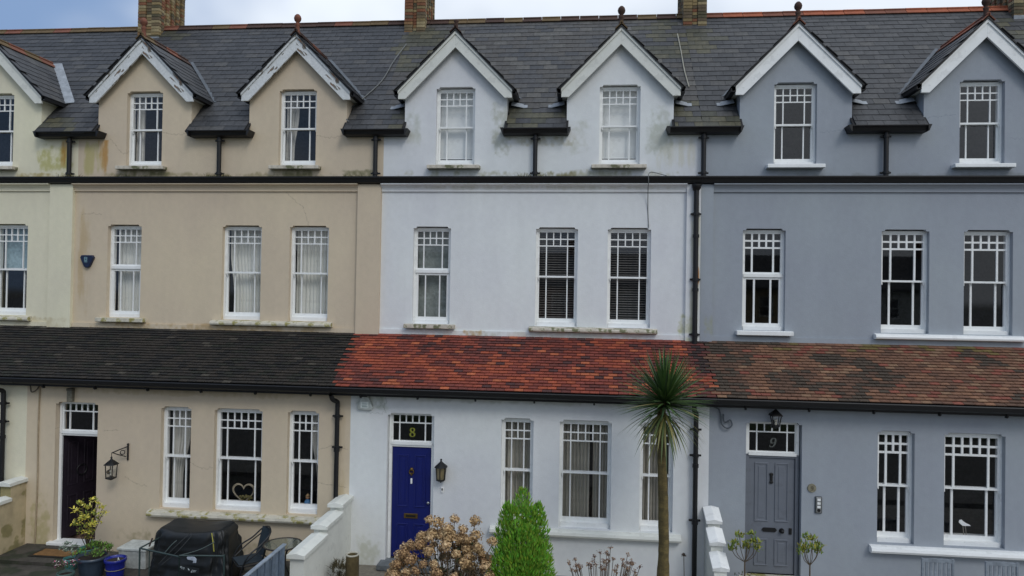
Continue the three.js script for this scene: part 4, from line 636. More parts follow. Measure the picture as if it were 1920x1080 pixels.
steppedWall('stained cream garden wall below the pale yellow house', -10.87, -10.66, [[1.181, 1.56, 1.12], [1.56, 2.6, 0.84], [2.6, 3.6, 0.56]], -0.3, wallCream, M.whiteOld);
{
  const o = thing('board_fence', 'blue-grey vertical board fence beside the white stepped wall', 'fence', [-4.5, -0.2, 3.42]); const m = gmat([108, 124, 142], 0.7), r = mulberry(8);
  const m2 = gmat([92, 108, 126], 0.7);
  for (let i = 0; i < 16; i++) part('fence_board', rbox(0.022, 1.1 + r() * 0.008, 0.1, 0.004, i % 2 ? 0.014 : 0, 0.55, 0.06 + i * 0.118), i % 3 === 1 ? m2 : m, o);
  for (const y of [0.3, 0.95]) part('fence_rail', box(0.04, 0.07, 1.9, -0.035, y, 0.95), m, o); part('fence_cap', rbox(0.06, 0.025, 1.9, 0.006, 0, 1.12, 0.95), gmat([148, 160, 172], 0.6), o);
}

// ---------------------------------------------------------------- yard of the cream house
{
  const o = thing('door_mat', 'brown coir doormat with dark border before the open door', 'mat', [-9.63, -0.135, 1.62]); part('border', rbox(0.86, 0.015, 0.42, 0.005, 0, 0.008, 0), M.black, o); part('coir', rbox(0.74, 0.014, 0.31, 0.004, 0, 0.015, 0), gmat([140, 104, 62], 1), o);
}
{ // draped black cover over a barbecue
  const o = thing('barbecue_cover', 'black fabric cover draped over a barbecue below the cream ground windows', 'cover', [-6.65, -0.2, 2.05]);
  const m = gmat([26, 29, 30], 0.5), P = [], cols = 96, rows = 26, pos = [], idx = [], r = mulberry(3);
  const hw = 0.6, hd = 0.34;
  for (let j = 0; j <= rows; j++) for (let i = 0; i < cols; i++) {
    const t = i / cols * 6.2832, v = j / rows, sx = Math.sign(Math.cos(t)) * Math.abs(Math.cos(t)) ** 0.35, sz = Math.sign(Math.sin(t)) * Math.abs(Math.sin(t)) ** 0.35;
    const fl = 1 + 0.2 * (1 - v) + 0.05 * (1 - v) * Math.sin(t * 9 + v * 3) + 0.03 * Math.sin(t * 23 + v * 8) * (1 - v * 0.6) + 0.07 * (1 - Math.abs(Math.sin(t * 3.5 + v * 4))) * (1 - v * 0.5) + (fbm(i * 0.2, j * 0.3, 0, 3) - 0.5) * 0.14;
    const top = v > 0.88 ? 1 - ((v - 0.88) / 0.12) ** 2 * 0.12 : 1; const y = 0.9 * v - 0.055 * Math.sin(clamp((sx + 1) / 2) * Math.PI) * v;
    pos.push(sx * hw * fl * top * (sx > 0 ? 0.97 : 1), y, sz * hd * fl * top);
  }
  const tp = pos.length / 3; pos.push(0, 0.83, 0);
  for (let j = 0; j < rows; j++) for (let i = 0; i < cols; i++) { const a = j * cols + i, b = j * cols + (i + 1) % cols, c = a + cols, d = b + cols; idx.push(a, c, b, b, c, d); }
  for (let i = 0; i < cols; i++) idx.push(rows * cols + i, tp, rows * cols + (i + 1) % cols);
  const g = new THREE.BufferGeometry(); g.setAttribute('position', new THREE.Float32BufferAttribute(pos, 3)); g.setIndex(idx); g.computeVertexNormals();
  part('cover', g, m, o);
  const cords = [[[-0.42, 0.36, 0.5], [-0.18, 0.62, 0.47], [0.06, 0.86, 0.4]], [[-0.36, 0.35, 0.51], [-0.08, 0.6, 0.48], [0.12, 0.85, 0.41]]]; part('seam_cord', cords.map((c) => tube(c, 0.007, 20, 5)), gmat([62, 64, 64], 0.6), o);
  part('yellow_strap', tube([[0.44, 0.88, 0.38], [0.5, 0.74, 0.44], [0.53, 0.6, 0.46]], 0.009, 12, 5), gmat([178, 172, 74], 0.7), o);
  const pr = marks(256, 64, '#c9d2d0', '#1a1d1e', (x) => { x.font = 'italic 42px sans-serif'; x.fillText('Pro', 4, 42); x.fillText('ger', 158, 54); x.beginPath(); x.moveTo(112, 16); x.lineTo(136, 36); x.lineTo(136, 48); x.lineTo(116, 34); x.fill(); });
  const w = plate('printed_lettering', 0.36, 0.09, pr, o, [0.12, 0.3, 0.505]); w.rotation.set(-0.14, 0, -0.1);
  part('white_tag', slab([[-0.09, 0.03], [-0.07, 0.055], [0.05, 0.045], [0.085, 0.01], [0.08, -0.05], [0.02, -0.055], [0.03, -0.015], [-0.07, -0.0]], 0.008, [], 0.003), gmat([198, 208, 222], 0.5), o).position.set(0.16, 0.46, 0.49);
}
{ // folding green metal frame in front of it
  const o = thing('metal_pen_frame', 'dark green tubular metal frame standing in front of the black cover', 'frame', [-6.7, -0.2, 2.95]); const m = gmat([56, 72, 70], 0.5), T = 0.72;
  const pt = [[-0.52, -0.1], [0.3, 0.12], [0.98, -0.02]];
  for (let i = 0; i < 2; i++) { const [ax, az] = pt[i], [bx, bz] = pt[i + 1]; part('top_rail', rod([ax, T, az], [bx, T - 0.02, bz], 0.014), m, o); part('bottom_rail', rod([ax, 0.08, az], [bx, 0.08, bz], 0.012), m, o); for (let k = 0; k <= 4; k++) { const x = mix(ax, bx, k / 4), z = mix(az, bz, k / 4); if (k === 0 || k === 4 || i === 0 && k < 2) part('post', rod([x, 0, z], [x, T, z], k % 4 ? 0.008 : 0.014), m, o); } }
  part('side_rail', rod([-0.52, T, -0.1], [-0.5, T, -0.62], 0.013), m, o); part('post', rod([-0.5, 0, -0.62], [-0.5, T, -0.62], 0.013), m, o); part('handle', tube([[0.0, T, 0.04], [0.08, T + 0.12, -0.05], [0.12, T + 0.16, -0.1]], 0.009, 12, 6), m, o); part('handle', tube([[0.3, T, 0.12], [0.55, T + 0.05, -0.05], [0.72, T + 0.13, -0.2]], 0.009, 12, 6), m, o); part('latch', rod([-0.42, T, -0.2], [-0.38, T + 0.13, -0.22], 0.014), gmat([74, 62, 58], 0.7), o);
}
{ // stacking chair: black sling on a bowed tube frame
  const o = thing('garden_chair', 'black sling garden chair with bowed tubular arms beside the cover', 'chair', [-5.58, -0.2, 2.3]); o.rotation.y = -0.85; const m = gmat([24, 26, 29], 0.4), f = gmat([38, 50, 58], 0.75);
  part('frame', [tube([[-0.25, 0, 0.24], [-0.27, 0.35, 0.22], [-0.28, 0.58, 0.12], [-0.24, 0.72, -0.1], [-0.2, 0.86, -0.26], [0, 0.92, -0.31], [0.2, 0.86, -0.26], [0.24, 0.72, -0.1], [0.28, 0.58, 0.12], [0.27, 0.35, 0.22], [0.25, 0, 0.24]], 0.014, 70, 8), tube([[-0.24, 0.44, 0.2], [-0.27, 0.6, -0.02], [-0.2, 0.78, -0.24]], 0.011, 20), tube([[0.24, 0.44, 0.2], [0.27, 0.6, -0.02], [0.2, 0.78, -0.24]], 0.011, 20), tube([[-0.23, 0.42, 0.24], [0, 0.43, 0.26], [0.23, 0.42, 0.24], [0.25, 0.41, 0], [0.2, 0.42, -0.22], [-0.2, 0.42, -0.22], [-0.25, 0.41, 0], [-0.23, 0.42, 0.24]], 0.012, 50)], m, o);
  for (const s of [-1, 1]) part('leg', tube([[s * 0.2, 0.44, -0.2], [s * 0.24, 0.2, -0.27], [s * 0.25, 0, -0.3]], 0.013, 12), m, o);
  part('seat', rbox(0.42, 0.02, 0.44, 0.008, 0, 0.435, 0.02), f, o); const bg = new THREE.BoxGeometry(0.36, 0.46, 0.016, 10, 6, 1), p = bg.attributes.position; for (let i = 0; i < p.count; i++) p.setZ(i, p.getZ(i) + 0.07 * (p.getX(i) / 0.18) ** 2); bg.computeVertexNormals(); part('backrest', bg.rotateX(-0.24).translate(0, 0.66, -0.27), f, o);
}
{ const o = thing('bistro_table', 'round glass-topped garden table beside the white stepped wall', 'table', [-4.98, -0.2, 2.38]); part('rim', new THREE.TorusGeometry(0.31, 0.014, 8, 48).rotateX(Math.PI / 2).translate(0, 0.74, 0), gmat([52, 44, 36], 0.5), o); part('glass_top', cyl(0.3, 0.3, 0.006, 0, 0.742, 0, 40), new THREE.MeshPhysicalMaterial({ color: C(190, 196, 186), transmission: 0.9, roughness: 0.12, thickness: 0, side: THREE.DoubleSide }), o);
  for (let i = 0; i < 4; i++) { const a = i * 1.571 + 0.4, c = Math.cos(a), s = Math.sin(a); part('leg', tube([[c * 0.29, 0.73, s * 0.29], [c * 0.12, 0.66, s * 0.12], [c * 0.07, 0.4, s * 0.07], [c * 0.26, 0, s * 0.26]], 0.011, 20), gmat([46, 42, 38], 0.5), o); } }
{ const o = thing('storage_box', 'white plastic storage box behind the blue pots', 'box', [-7.95, -0.2, 1.75]); const m = gmat([190, 194, 190], 0.6); part('body', rbox(0.52, 0.32, 0.42, 0.02, 0, 0.16, 0), m, o); part('lid', rbox(0.56, 0.05, 0.46, 0.015, 0, 0.345, 0), gmat([204, 208, 202], 0.6), o); }

// ---------------------------------------------------------------- plants
// leaves: list of { p, d (direction), s (side), len, wid, bend, c } as narrow folded blades in one geometry
function blades(list, seg = 3) {
  const pos = [], col = [], idx = [];
  for (const l of list) {
    const d = l.d.clone().normalize(), s = l.s ? l.s.clone() : V3(0, 1, 0).cross(d); if (s.lengthSq() < 1e-4) s.set(1, 0, 0); s.normalize();
    let p = l.p.clone(), dir = d.clone(); const b0 = pos.length / 3, n = s.clone().cross(d).normalize();
    for (let k = 0; k <= seg; k++) {
      const t = k / seg, w = l.wid * (l.shape ? l.shape(t) : Math.sin(Math.PI * Math.min(0.98, 0.12 + 0.86 * t)));
      for (const e of [-1, 0, 1]) { pos.push(p.x + s.x * w * e * 0.5 - n.x * w * 0.16 * (e ? 0 : 1), p.y + s.y * w * e * 0.5 - n.y * w * 0.16 * (e ? 0 : 1), p.z + s.z * w * e * 0.5 - n.z * w * 0.16 * (e ? 0 : 1)); col.push(l.c.r, l.c.g, l.c.b); }
      p = p.clone().addScaledVector(dir, l.len / seg); dir.y -= (l.bend || 0) / seg; dir.normalize();
    }
    for (let k = 0; k < seg; k++) for (const e of [0, 1]) { const a = b0 + k * 3 + e; idx.push(a, a + 1, a + 3, a + 1, a + 4, a + 3); }
  }
  const g = new THREE.BufferGeometry(); g.setAttribute('position', new THREE.Float32BufferAttribute(pos, 3)); g.setAttribute('color', new THREE.Float32BufferAttribute(col, 3)); g.setIndex(idx); g.computeVertexNormals(); return g;
}
function leafPart(name, list, parent, rough = 0.7, seg = 3, extra = {}) { const m = new THREE.Mesh(blades(list, seg), new THREE.MeshStandardMaterial({ vertexColors: true, roughness: rough, side: THREE.DoubleSide, ...extra })); m.name = name; parent.add(m); return m; }
const pick = (r, a) => C(...a[Math.floor(r() * a.length)]);
const dirOf = (az, el) => V3(Math.cos(az) * Math.cos(el), Math.sin(el), Math.sin(az) * Math.cos(el));
{ // cabbage palm
  const o = thing('cabbage_palm', 'tall cabbage palm with spiky green head before the white house', 'palm', [1.24, -0.2, 2.8]), r = mulberry(21), TY = 3.4;
  const g = new THREE.CylinderGeometry(1, 1, TY, 18, 46), p = g.attributes.position;
  for (let i = 0; i < p.count; i++) { const t = (p.getY(i) + TY / 2) / TY, rad = mix(0.092, 0.062, t) * (1 + 0.1 * (fbm(t * 30, Math.atan2(p.getZ(i), p.getX(i)) * 1.2 + 9, 0, 3) - 0.5) * 2 + 0.12 * sstep(0.3, 0.27, Math.abs(t - 0.16) + 0.18)); p.setXYZ(i, p.getX(i) * rad + 0.03 * Math.sin(t * 5), p.getY(i) + TY / 2, p.getZ(i) * rad); }
  g.computeVertexNormals();
  part('trunk', g, mat([255, 255, 255], 0.95, { map: tex(256, 512, (u, v) => { const n = tileNoise(u, v, 10, 4, 15), b = tileNoise((u * 0.3) % 1, v, 40, 3, 19); return [48 + 54 * n + 34 * b, 42 + 48 * n + 28 * b, 24 + 30 * n + 16 * b]; }, { repeat: 1.5 }) }), o);
  const L = [], greens = [[58, 84, 42], [72, 98, 48], [48, 70, 38], [88, 112, 56], [64, 92, 40]], sword = (t) => (t < 0.12 ? 0.6 + t * 3.3 : 1 - ((t - 0.12) / 0.88) ** 1.8);
  for (let i = 0; i < 230; i++) { const q = i / 230, el = mix(1.5, -0.15, q ** 0.75) + (r() - 0.5) * 0.2, az = i * 2.39996 + r() * 0.4, d = dirOf(az, el); L.push({ p: V3(0.02, TY - 0.08 + 0.12 * (1 - q), 0).addScaledVector(d, 0.03), d, len: mix(0.7, 0.86, r()) * (q > 0.85 ? 0.95 : 1), wid: 0.044, bend: mix(0.06, 0.34, q) * (0.7 + r() * 0.6), shape: sword, c: r() < 0.05 ? C(150, 140, 84) : pick(r, greens) }); }
  leafPart('leaf_crown', L, o, 0.55, 6);
  const S = []; for (let i = 0; i < 58; i++) { const az = i * 2.39996, el = mix(-0.5, -1.35, r()), d = dirOf(az, el); S.push({ p: V3(0.01, TY - 0.14 - r() * 0.12, 0).addScaledVector(d, 0.03), d: dirOf(az, el + 0.35), len: mix(0.55, 0.9, r()), wid: 0.036, bend: 0.7 + r() * 0.5, shape: sword, c: r() < 0.25 ? pick(r, [[130, 124, 70], [112, 112, 60]]) : pick(r, [[82, 98, 50], [70, 88, 46], [60, 78, 40]]) }); }
  for (const [az, el] of [[3.3, -0.12], [0.25, -0.45], [2.9, -0.55], [0.1, -0.1]]) S.push({ p: V3(0, TY - 0.1, 0), d: dirOf(az, el + 0.2), len: 0.95, wid: 0.026, bend: 0.55, shape: sword, c: C(78, 84, 56) });
  leafPart('hanging_leaves', S, o, 0.6, 6);
}
{ // dwarf conifer with several upright plumes
  const o = thing('dwarf_conifer', 'bright green feathery dwarf conifer before the white house', 'conifer', [-0.9, -0.2, 2.8]), r = mulberry(33), L = [];
  part('trunk', rod([0, 0, 0], [0, 1.2, 0], 0.05, 8, 0.02), M.wood, o);
  const plumes = [[-0.02, 0.0, 1.93, 0.26], [-0.22, 0.08, 1.68, 0.22], [0.2, 0.05, 1.66, 0.22], [-0.36, 0.0, 1.7, 0.16], [0.34, -0.02, 1.72, 0.15], [-0.1, 0.26, 1.5, 0.24], [0.14, 0.26, 1.45, 0.24], [-0.3, 0.24, 1.2, 0.26], [0.34, 0.22, 1.22, 0.24], [0.0, -0.24, 1.6, 0.26], [0.1, 0.36, 1.12, 0.24], [-0.12, 0.38, 1.05, 0.24]];
  for (const [px, pz, hh, rad] of plumes) for (let i = 0; i < 1500; i++) {
    const v = r(), y = hh * (0.08 + 0.92 * v), w = rad * (v < 0.35 ? 0.85 + v * 0.45 : Math.sqrt(Math.max(0, 1 - ((v - 0.35) / 0.65) ** 1.7))) + 0.012, az = r() * 6.283, q = Math.sqrt(r()) * w;
    const d = dirOf(az + (r() - 0.5), mix(0.5, 1.25, v) + (r() - 0.5) * 0.5), edge = q / w;
    L.push({ p: V3(px * (0.7 + 0.4 * (1 - v)) + Math.cos(az) * q, y, pz + Math.sin(az) * q), d, s: dirOf(r() * 6.28, r() - 0.5), len: 0.04 + r() * 0.05, wid: 0.014 + r() * 0.016, bend: -0.2, c: C(mix(92, 128, r()) + (r() < 0.12 ? 22 : 0), mix(146, 174, r()), mix(38, 52, r())) });
  }
  const m = leafPart('foliage', L, o, 0.75, 2); m.userData.kind = 'stuff';
}
{ // hydrangea with dried heads
  const o = thing('hydrangea', 'hydrangea bush with dried brown flower heads before the blue door', 'shrub', [-2.05, -0.2, 3.0]), r = mulberry(44), heads = [], stems = [], leaves = [];
  const browns = [[[168, 138, 98], [190, 160, 116], [142, 112, 76]], [[202, 174, 130], [182, 150, 108], [160, 128, 90]], [[150, 118, 82], [126, 96, 66], [176, 142, 100]], [[192, 160, 120], [210, 182, 140], [166, 134, 96]]];
  const geos = browns.map((b, k) => { const l = [], q = mulberry(60 + k); for (let i = 0; i < 150; i++) { const az = i * 2.39996, el = Math.asin(1 - 2 * (i + 0.5) / 150), n = dirOf(az, el), t = dirOf(q() * 6.28, q() * 2 - 1); t.addScaledVector(n, -t.dot(n) * 0.7).normalize(); const rad = 0.05 + q() * 0.042 + 0.012 * Math.sin(az * 3 + k); l.push({ p: n.clone().multiplyScalar(rad).multiply(V3(1, 0.8, 1)), d: t, s: n.clone().cross(t), len: 0.024 + q() * 0.014, wid: 0.03, bend: 0.2, c: pick(q, b) }); } return blades(l, 2); });
  const hm = new THREE.MeshStandardMaterial({ vertexColors: true, roughness: 0.9, side: THREE.DoubleSide });
  const spots = [[-0.28, 1.5, 0.1], [-0.16, 1.45, 0.05], [0.1, 1.5, 0.0], [0.43, 1.5, 0.05], [0.0, 1.38, 0.1], [0.24, 1.36, 0.05], [0.45, 1.3, 0.1], [0.33, 1.25, 0.2], [0.7, 1.2, 0.05], [0.5, 1.15, 0.2]];
  for (let i = 0; i < 700 && spots.length < 96; i++) { const az = r() * 6.283, el = r() * 1.45, n = dirOf(az, el), p = [n.x * 0.82 - 0.08, 0.42 + n.y * 0.86, n.z * 0.5]; if (p[0] > 0.35 && r() < 0.55) continue; if (spots.every((s) => Math.hypot(s[0] - p[0], s[1] - p[1], s[2] - p[2]) > 0.105)) spots.push(p); }
  spots.forEach(([x, y, z]) => {
    const g = new THREE.Mesh(geos[Math.floor(r() * 4)], hm); g.name = 'flower_head'; g.position.set(x, y, z); const s = 0.75 + r() * 0.5; g.scale.setScalar(s); g.rotation.set(r() * 0.6 - 0.3, r() * 6, r() * 0.6 - 0.3); o.add(g);
    const bx = x * 0.28 + (r() - 0.5) * 0.1, bz = z * 0.3; stems.push(tube([[bx, 0, bz], [mix(bx, x, 0.45) + (r() - 0.5) * 0.05, y * 0.5, mix(bz, z, 0.5)], [x, y - 0.05, z]], 0.006, 8, 5));
    for (let k = 0; k < 2; k++) { const t = 0.35 + r() * 0.5; leaves.push({ p: V3(mix(bx, x, t), y * t, mix(bz, z, t)), d: dirOf(r() * 6.28, r() * 0.5 - 0.5), len: 0.1 + r() * 0.05, wid: 0.06, bend: 0.6, c: pick(r, [[60, 66, 38], [72, 62, 40], [52, 58, 36]]) }); }
  });
  part('stems', stems, gmat([118, 100, 78], 0.9), o); leafPart('leaves', leaves, o, 0.8, 3);
}
{ // smaller dried plant
  const o = thing('dried_flower_plant', 'low dried plant with dark seed heads under the white-house sill', 'plant', [0.36, -0.2, 2.8]), r = mulberry(55), st = [], hd = [];
  for (let i = 0; i < 46; i++) { const x = (r() - 0.5) * 1.1, y = 0.72 + r() * 0.24 + (Math.abs(x + 0.05) < 0.18 ? r() * 0.2 : 0), z = (r() - 0.5) * 0.4; st.push(tube([[x * 0.35, 0, z * 0.3], [x * 0.8, y * 0.6, z * 0.8], [x, y, z]], 0.0045, 8, 4)); for (let k = 0; k < 26; k++) { const q = dirOf(r() * 6.28, r() * 1.6 - 0.1); hd.push({ p: V3(x, y - 0.02, z).addScaledVector(q, r() * 0.05), d: dirOf(r() * 6.28, r() * 2 - 1), len: 0.016 + r() * 0.016, wid: 0.02, bend: 0.3, c: pick(r, [[112, 84, 68], [88, 62, 54], [136, 108, 84], [156, 130, 102]]) }); } }
  part('stems', st, gmat([88, 74, 60], 0.9), o); leafPart('seed_heads', hd, o, 0.9, 2).userData.kind = 'stuff';
  const o2 = thing('seed_stem', 'single dark seed head on a thin stem between palm and drainpipe', 'plant', [1.63, -0.2, 2.4]), h2 = []; part('stem', tube([[0, 0, 0], [0.01, 0.5, 0], [0, 0.9, 0]], 0.006, 8, 5), gmat([80, 70, 60]), o2); for (let k = 0; k < 40; k++) h2.push({ p: V3(0, 0.9, 0), d: dirOf(r() * 6.28, r() * 1.5 - 0.1), len: 0.05, wid: 0.02, bend: 0.3, c: pick(r, [[62, 56, 52], [84, 74, 66]]) }); leafPart('seed_head', h2, o2, 0.9, 2);
}
function pot(o, r0, r1, h, m, soil = true) { part('pot', lathe([[0, 0], [r0, 0], [r0 * 1.02, 0.02], [r1 * 0.97, h - 0.05], [r1 * 1.06, h - 0.045], [r1 * 1.06, h], [r1 * 0.92, h], [r1 * 0.88, h - 0.05], [0, h - 0.06]], 28), m, o); if (soil) part('soil', cyl(r1 * 0.88, r1 * 0.88, 0.02, 0, h - 0.05, 0, 20), M.soil, o); }
function tuft(L, r, c, n, spread, len, wid, cols, up = 0.5) { for (let i = 0; i < n; i++) { const a = r() * 6.283, q = Math.sqrt(r()) * spread; L.push({ p: V3(c[0] + Math.cos(a) * q, c[1] + (r() - 0.3) * spread, c[2] + Math.sin(a) * q), d: dirOf(r() * 6.283, up + (r() - 0.5) * 1.3), len: len * (0.7 + r() * 0.6), wid, bend: 0.4, c: pick(r, cols) }); } }
{
  const r = mulberry(66);
  const e = thing('potted_shrub', 'yellow variegated shrub in a turquoise pot beside the open door', 'shrub', [-8.86, -0.2, 1.86]); pot(e, 0.12, 0.16, 0.3, gmat([58, 128, 122], 0.35)); const st = [], L = [];
  for (const [x, y, z] of [[-0.24, 0.95, 0], [-0.1, 1.1, 0.05], [0.06, 1.14, -0.02], [0.2, 1.1, 0.04], [0.26, 0.92, 0], [0.0, 0.86, 0.12], [-0.14, 0.8, -0.08], [0.16, 0.74, 0.1], [0.22, 1.0, -0.06], [-0.2, 0.72, 0.06], [0.06, 0.6, 0.1], [-0.02, 0.7, -0.1], [-0.06, 1.0, -0.04]]) { st.push(tube([[0, 0.25, 0], [x * 0.4, y * 0.6, z * 0.5], [x, y, z]], 0.007, 8, 5)); tuft(L, r, [x, y, z], 24, 0.07, 0.06, 0.032, [[222, 206, 84], [206, 194, 76], [232, 220, 122], [170, 172, 66], [128, 144, 56]]); tuft(L, r, [x * 0.75, y * 0.82, z * 0.8], 12, 0.06, 0.055, 0.03, [[190, 178, 70], [128, 138, 56], [100, 116, 50]]); }
  part('stems', st, M.wood, e); leafPart('leaves', L, e, 0.7, 2);
  const g = thing('potted_shrub', 'low bright green bush in a wide slate-blue pot', 'shrub', [-8.42, -0.2, 2.35]); pot(g, 0.17, 0.25, 0.36, gmat([62, 76, 92], 0.3)); const G = []; for (let i = 0; i < 34; i++) { const a = r() * 6.28, q = Math.sqrt(r()) * 0.27; tuft(G, r, [Math.cos(a) * q, 0.38 + 0.16 * (1 - q / 0.3) + r() * 0.04, Math.sin(a) * q], 26, 0.06, 0.05, 0.016, [[96, 140, 44], [118, 160, 52], [76, 112, 40], [66, 84, 40], [84, 66, 52]], 0.9); } leafPart('foliage', G, g, 0.75, 2);
  const silver = thing('potted_plant', 'small silver-leaved plant between turquoise pot and doormat', 'plant', [-9.0, -0.2, 2.1]); pot(silver, 0.09, 0.12, 0.2, gmat([72, 132, 130], 0.35)); const S = []; for (let i = 0; i < 8; i++) tuft(S, r, [(r() - 0.5) * 0.26, 0.3 + r() * 0.14, (r() - 0.5) * 0.2], 16, 0.05, 0.05, 0.03, [[124, 138, 122], [150, 160, 144], [96, 112, 92]]); leafPart('leaves', S, silver, 0.8, 2);
  const f = thing('potted_plant', 'little pot of pink and white flowers in front of the green bush', 'plant', [-8.62, -0.2, 2.72]); pot(f, 0.09, 0.13, 0.2, gmat([84, 110, 104], 0.5)); const F = []; for (let i = 0; i < 12; i++) { const c = [(r() - 0.5) * 0.3, 0.24 + r() * 0.12, (r() - 0.5) * 0.24]; tuft(F, r, c, 12, 0.05, 0.045, 0.02, [[72, 92, 46], [58, 74, 40], [92, 40, 62]]); tuft(F, r, [c[0], c[1] + 0.04, c[2]], 5, 0.03, 0.025, 0.022, [[222, 212, 206], [196, 92, 128], [226, 222, 214]]); } leafPart('flowers', F, f, 0.8, 2);
  const b = thing('glazed_pot', 'empty cobalt blue glazed pot with a drip line beside the white box', 'pot', [-7.98, -0.2, 2.36]); pot(b, 0.13, 0.17, 0.34, gmat([34, 44, 140], 0.2)); part('glaze_band', new THREE.TorusGeometry(0.158, 0.006, 6, 30).rotateX(Math.PI / 2).translate(0, 0.17, 0), gmat([150, 140, 110], 0.4), b); part('stick', tube([[0.04, 0.28, 0], [0.06, 0.36, 0.02], [0.1, 0.33, 0.05]], 0.006, 8, 5), M.whiteOld, b);
  for (const [x, z, flip, w] of [[2.66, 2.0, 1, 'nearer the white stepped wall'], [3.68, 2.0, -1, 'nearer the intercom']]) {
    const s = thing('potted_tree', 'small sparse standard shrub in a pot by the grey door, ' + w, 'shrub', [x, -0.19, z], 'pair of potted shrubs at the grey door'); if (flip < 0) s.rotation.y = 0.5; pot(s, 0.15, 0.2, 0.36, gmat([92, 88, 80], 0.8));
    const K = [], T = [rod([0, 0.3, 0], [0, 0.72, 0], 0.014, 7, 0.011)], mo = []; for (const [bx, by, bz] of [[-0.17, 0.98, 0.02], [-0.08, 1.1, -0.03], [0.02, 1.0, 0.06], [0.1, 1.14, 0], [0.16, 1.02, 0.03], [-0.2, 0.88, -0.03], [0.04, 0.9, -0.07], [0.19, 0.93, 0.02]]) { T.push(tube([[0, 0.7, 0], [bx * 0.7 * flip, mix(0.7, by, 0.45), bz], [bx * flip, by, bz]], 0.0055, 8, 5)); tuft(K, r, [bx * flip, by, bz], 34, 0.07, 0.07, 0.028, [[112, 132, 48], [140, 148, 60], [92, 116, 46], [150, 140, 50]], 0.8); }
    part('trunk', T, M.wood, s); leafPart('leaves', K, s, 0.7, 2); tuft(mo, r, [0, 0.36, 0], 120, 0.17, 0.04, 0.02, [[66, 74, 40], [84, 80, 46], [58, 62, 38]], 0.9); leafPart('ground_cover', mo, s, 0.9, 2).userData.kind = 'stuff';
  }
  const lp = thing('log_planter', 'round log post with pale rim against the white stepped wall', 'post', [-3.78, -0.2, 2.35]); part('log', lathe([[0, 0], [0.115, 0], [0.11, 0.3], [0.108, 0.62], [0.085, 0.62], [0.08, 0.56], [0, 0.56]], 20), gmat([92, 80, 52], 1), lp); part('rim', new THREE.TorusGeometry(0.098, 0.016, 8, 24).rotateX(Math.PI / 2).translate(0, 0.62, 0), gmat([196, 192, 176], 0.9), lp);
  const hb = thing('heather_plant', 'dark olive heather clump beside the log post', 'plant', [-3.98, -0.2, 2.42]), Q = []; for (let i = 0; i < 26; i++) tuft(Q, r, [(r() - 0.5) * 0.26, r() * 0.4 + 0.06, (r() - 0.5) * 0.26], 26, 0.05, 0.09, 0.01, [[72, 66, 42], [58, 56, 36], [88, 78, 52]], 1.0); leafPart('foliage', Q, hb, 0.9, 2);
  // tufts growing in the long gutter
  const tufts = [[-10.75, 0.34, 60, 'beside the rust-stained drainpipe'], [-7.5, 0.3, 80, 'under the cream dormers'], [-9.6, 0.2, 24, 'under the first cream dormer window'], [-4.6, 0.3, 26, 'near the cream and white boundary'], [-1.05, 0.4, 40, 'between the white dormers']];
  for (const [x, w, n, wh] of tufts) { const t = thing('grass_tuft', 'tuft of grass and moss in the long gutter ' + wh, 'grass', [x, 7.08, 0.1], 'tufts in the long gutter'), l = []; for (let i = 0; i < n * 2; i++) l.push({ p: V3((r() - 0.5) * w * 1.6, r() * 0.02, (r() - 0.5) * 0.1), d: dirOf(r() * 6.28, 0.4 + r() * 0.9), len: 0.05 + r() * 0.09, wid: 0.01, bend: 0.9, c: pick(r, [[92, 96, 44], [112, 104, 58], [70, 78, 38], [134, 120, 74]]) }); const m = leafPart('blades', l, t, 0.9, 3); m.userData.kind = 'stuff'; }
}
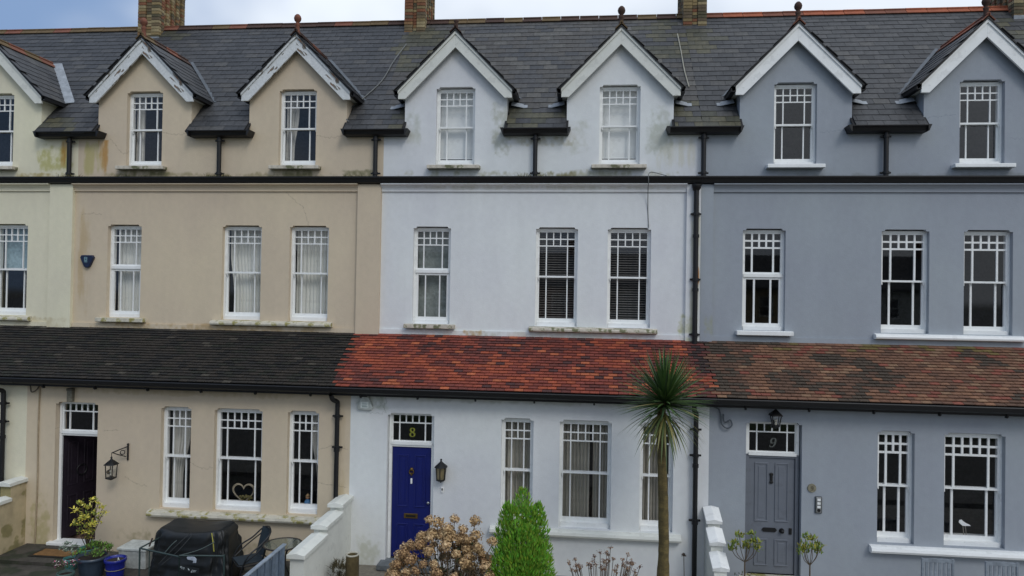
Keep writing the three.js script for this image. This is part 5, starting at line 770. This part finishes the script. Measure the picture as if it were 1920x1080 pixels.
// slatted grey garden chairs under the grey-house sill
for (const [x, wh] of [[5.62, 'nearer the narrow window'], [6.57, 'under the bird ornament window']]) {
  const o = thing('slatted_chair', 'grey slatted wooden garden chair under the grey-house sill, ' + wh, 'chair', [x, -0.19, 2.02], 'slatted grey garden chairs'); const m = gmat([142, 150, 158], 0.7);
  for (let i = 0; i < 6; i++) part('back_slat', rbox(0.042, 0.44, 0.016, 0.004, -0.165 + i * 0.066, 0.64, 0.0), m, o);
  part('top_rail', slab([[-0.235, 0], [0.235, 0], [0.235, 0.05], [0, 0.065], [-0.235, 0.05]], 0.028).translate(0, 0.86, -0.014), m, o); part('lower_rail', rbox(0.42, 0.05, 0.024, 0.004, 0, 0.42, 0), m, o);
  for (const s of [-1, 1]) { part('back_post', rbox(0.035, 0.92, 0.035, 0.005, s * 0.227, 0.46, 0), m, o); part('leg', rbox(0.035, 0.44, 0.035, 0.005, s * 0.227, 0.22, 0.44), m, o); part('arm', rbox(0.045, 0.02, 0.5, 0.005, s * 0.227, 0.62, 0.22), m, o); part('arm_post', rbox(0.03, 0.2, 0.03, 0.005, s * 0.227, 0.53, 0.44), m, o); }
  for (let i = 0; i < 6; i++) part('seat_slat', rbox(0.48, 0.016, 0.06, 0.004, 0, 0.43, 0.06 + i * 0.075), m, o);
}

// ---------------------------------------------------------------- houses across the road, behind the camera: what the first-floor panes mirror
[['white', [206, 206, 200]], ['cream', [196, 182, 152]], ['brick red', [122, 70, 56]], ['pale grey', [160, 164, 166]], ['buff', [176, 154, 116]], ['dull white', [190, 190, 184]]].forEach(([tone, rgb], i) => {
  const o = thing('facing_house', tone + ' house across the road, seen only mirrored in the first-floor panes', 'house', [-24 + i * 9.6, -0.24, 44], 'houses across the road'), w = 8.6, wm = gmat(rgb, 0.9);
  const xs = [-2.7, 0, 2.7], holes = []; for (const x of xs) for (const y of [0.9, 3.8]) if (!(x === 0 && y < 1)) holes.push([[x - 0.55, y], [x - 0.55, y + 1.6], [x + 0.55, y + 1.6], [x + 0.55, y]]);
  part('wall', [slab([[-w / 2, 0], [w / 2, 0], [w / 2, 6.2], [-w / 2, 6.2]], 0.3, holes), span(-w / 2, w / 2, 0, 6.2, 6.7, 7), span(-w / 2, -w / 2 + 0.3, 0, 6.2, 0.301, 6.699), span(w / 2 - 0.3, w / 2, 0, 6.2, 0.301, 6.699)], wm, o);
  const rf = part('roof', alongX([[-0.4, 6.1], [3.5, 8.9], [7.4, 6.1], [7.4, 5.95], [-0.4, 5.95]], -w / 2 - 0.1, w / 2 + 0.1), gmat([70, 70, 74], 0.8), o); part('chimney', span(w / 2 - 1.1, w / 2 - 0.4, 8, 10, 3.1, 3.9), gmat([120, 88, 70], 0.95), rf);
  for (const h of holes) { const [x0, y0] = h[0], f = part('window', [span(x0, x0 + 0.07, y0, y0 + 1.6, 0.1, 0.18), span(x0 + 1.03, x0 + 1.1, y0, y0 + 1.6, 0.1, 0.18), span(x0 + 0.07, x0 + 1.03, y0, y0 + 0.07, 0.1, 0.18), span(x0 + 0.07, x0 + 1.03, y0 + 1.53, y0 + 1.6, 0.1, 0.18), span(x0 + 0.07, x0 + 1.03, y0 + 0.77, y0 + 0.83, 0.1, 0.17)], M.white, o); pane(f, x0 + 0.07, x0 + 1.03, y0 + 0.07, y0 + 1.53, 0.14); }
  part('door', span(-0.5, 0.5, 0, 2.1, -0.03, -0.001), gmat([60, 50, 46], 0.5), o);
});
shade(scene);
renderer.render(scene, camera);
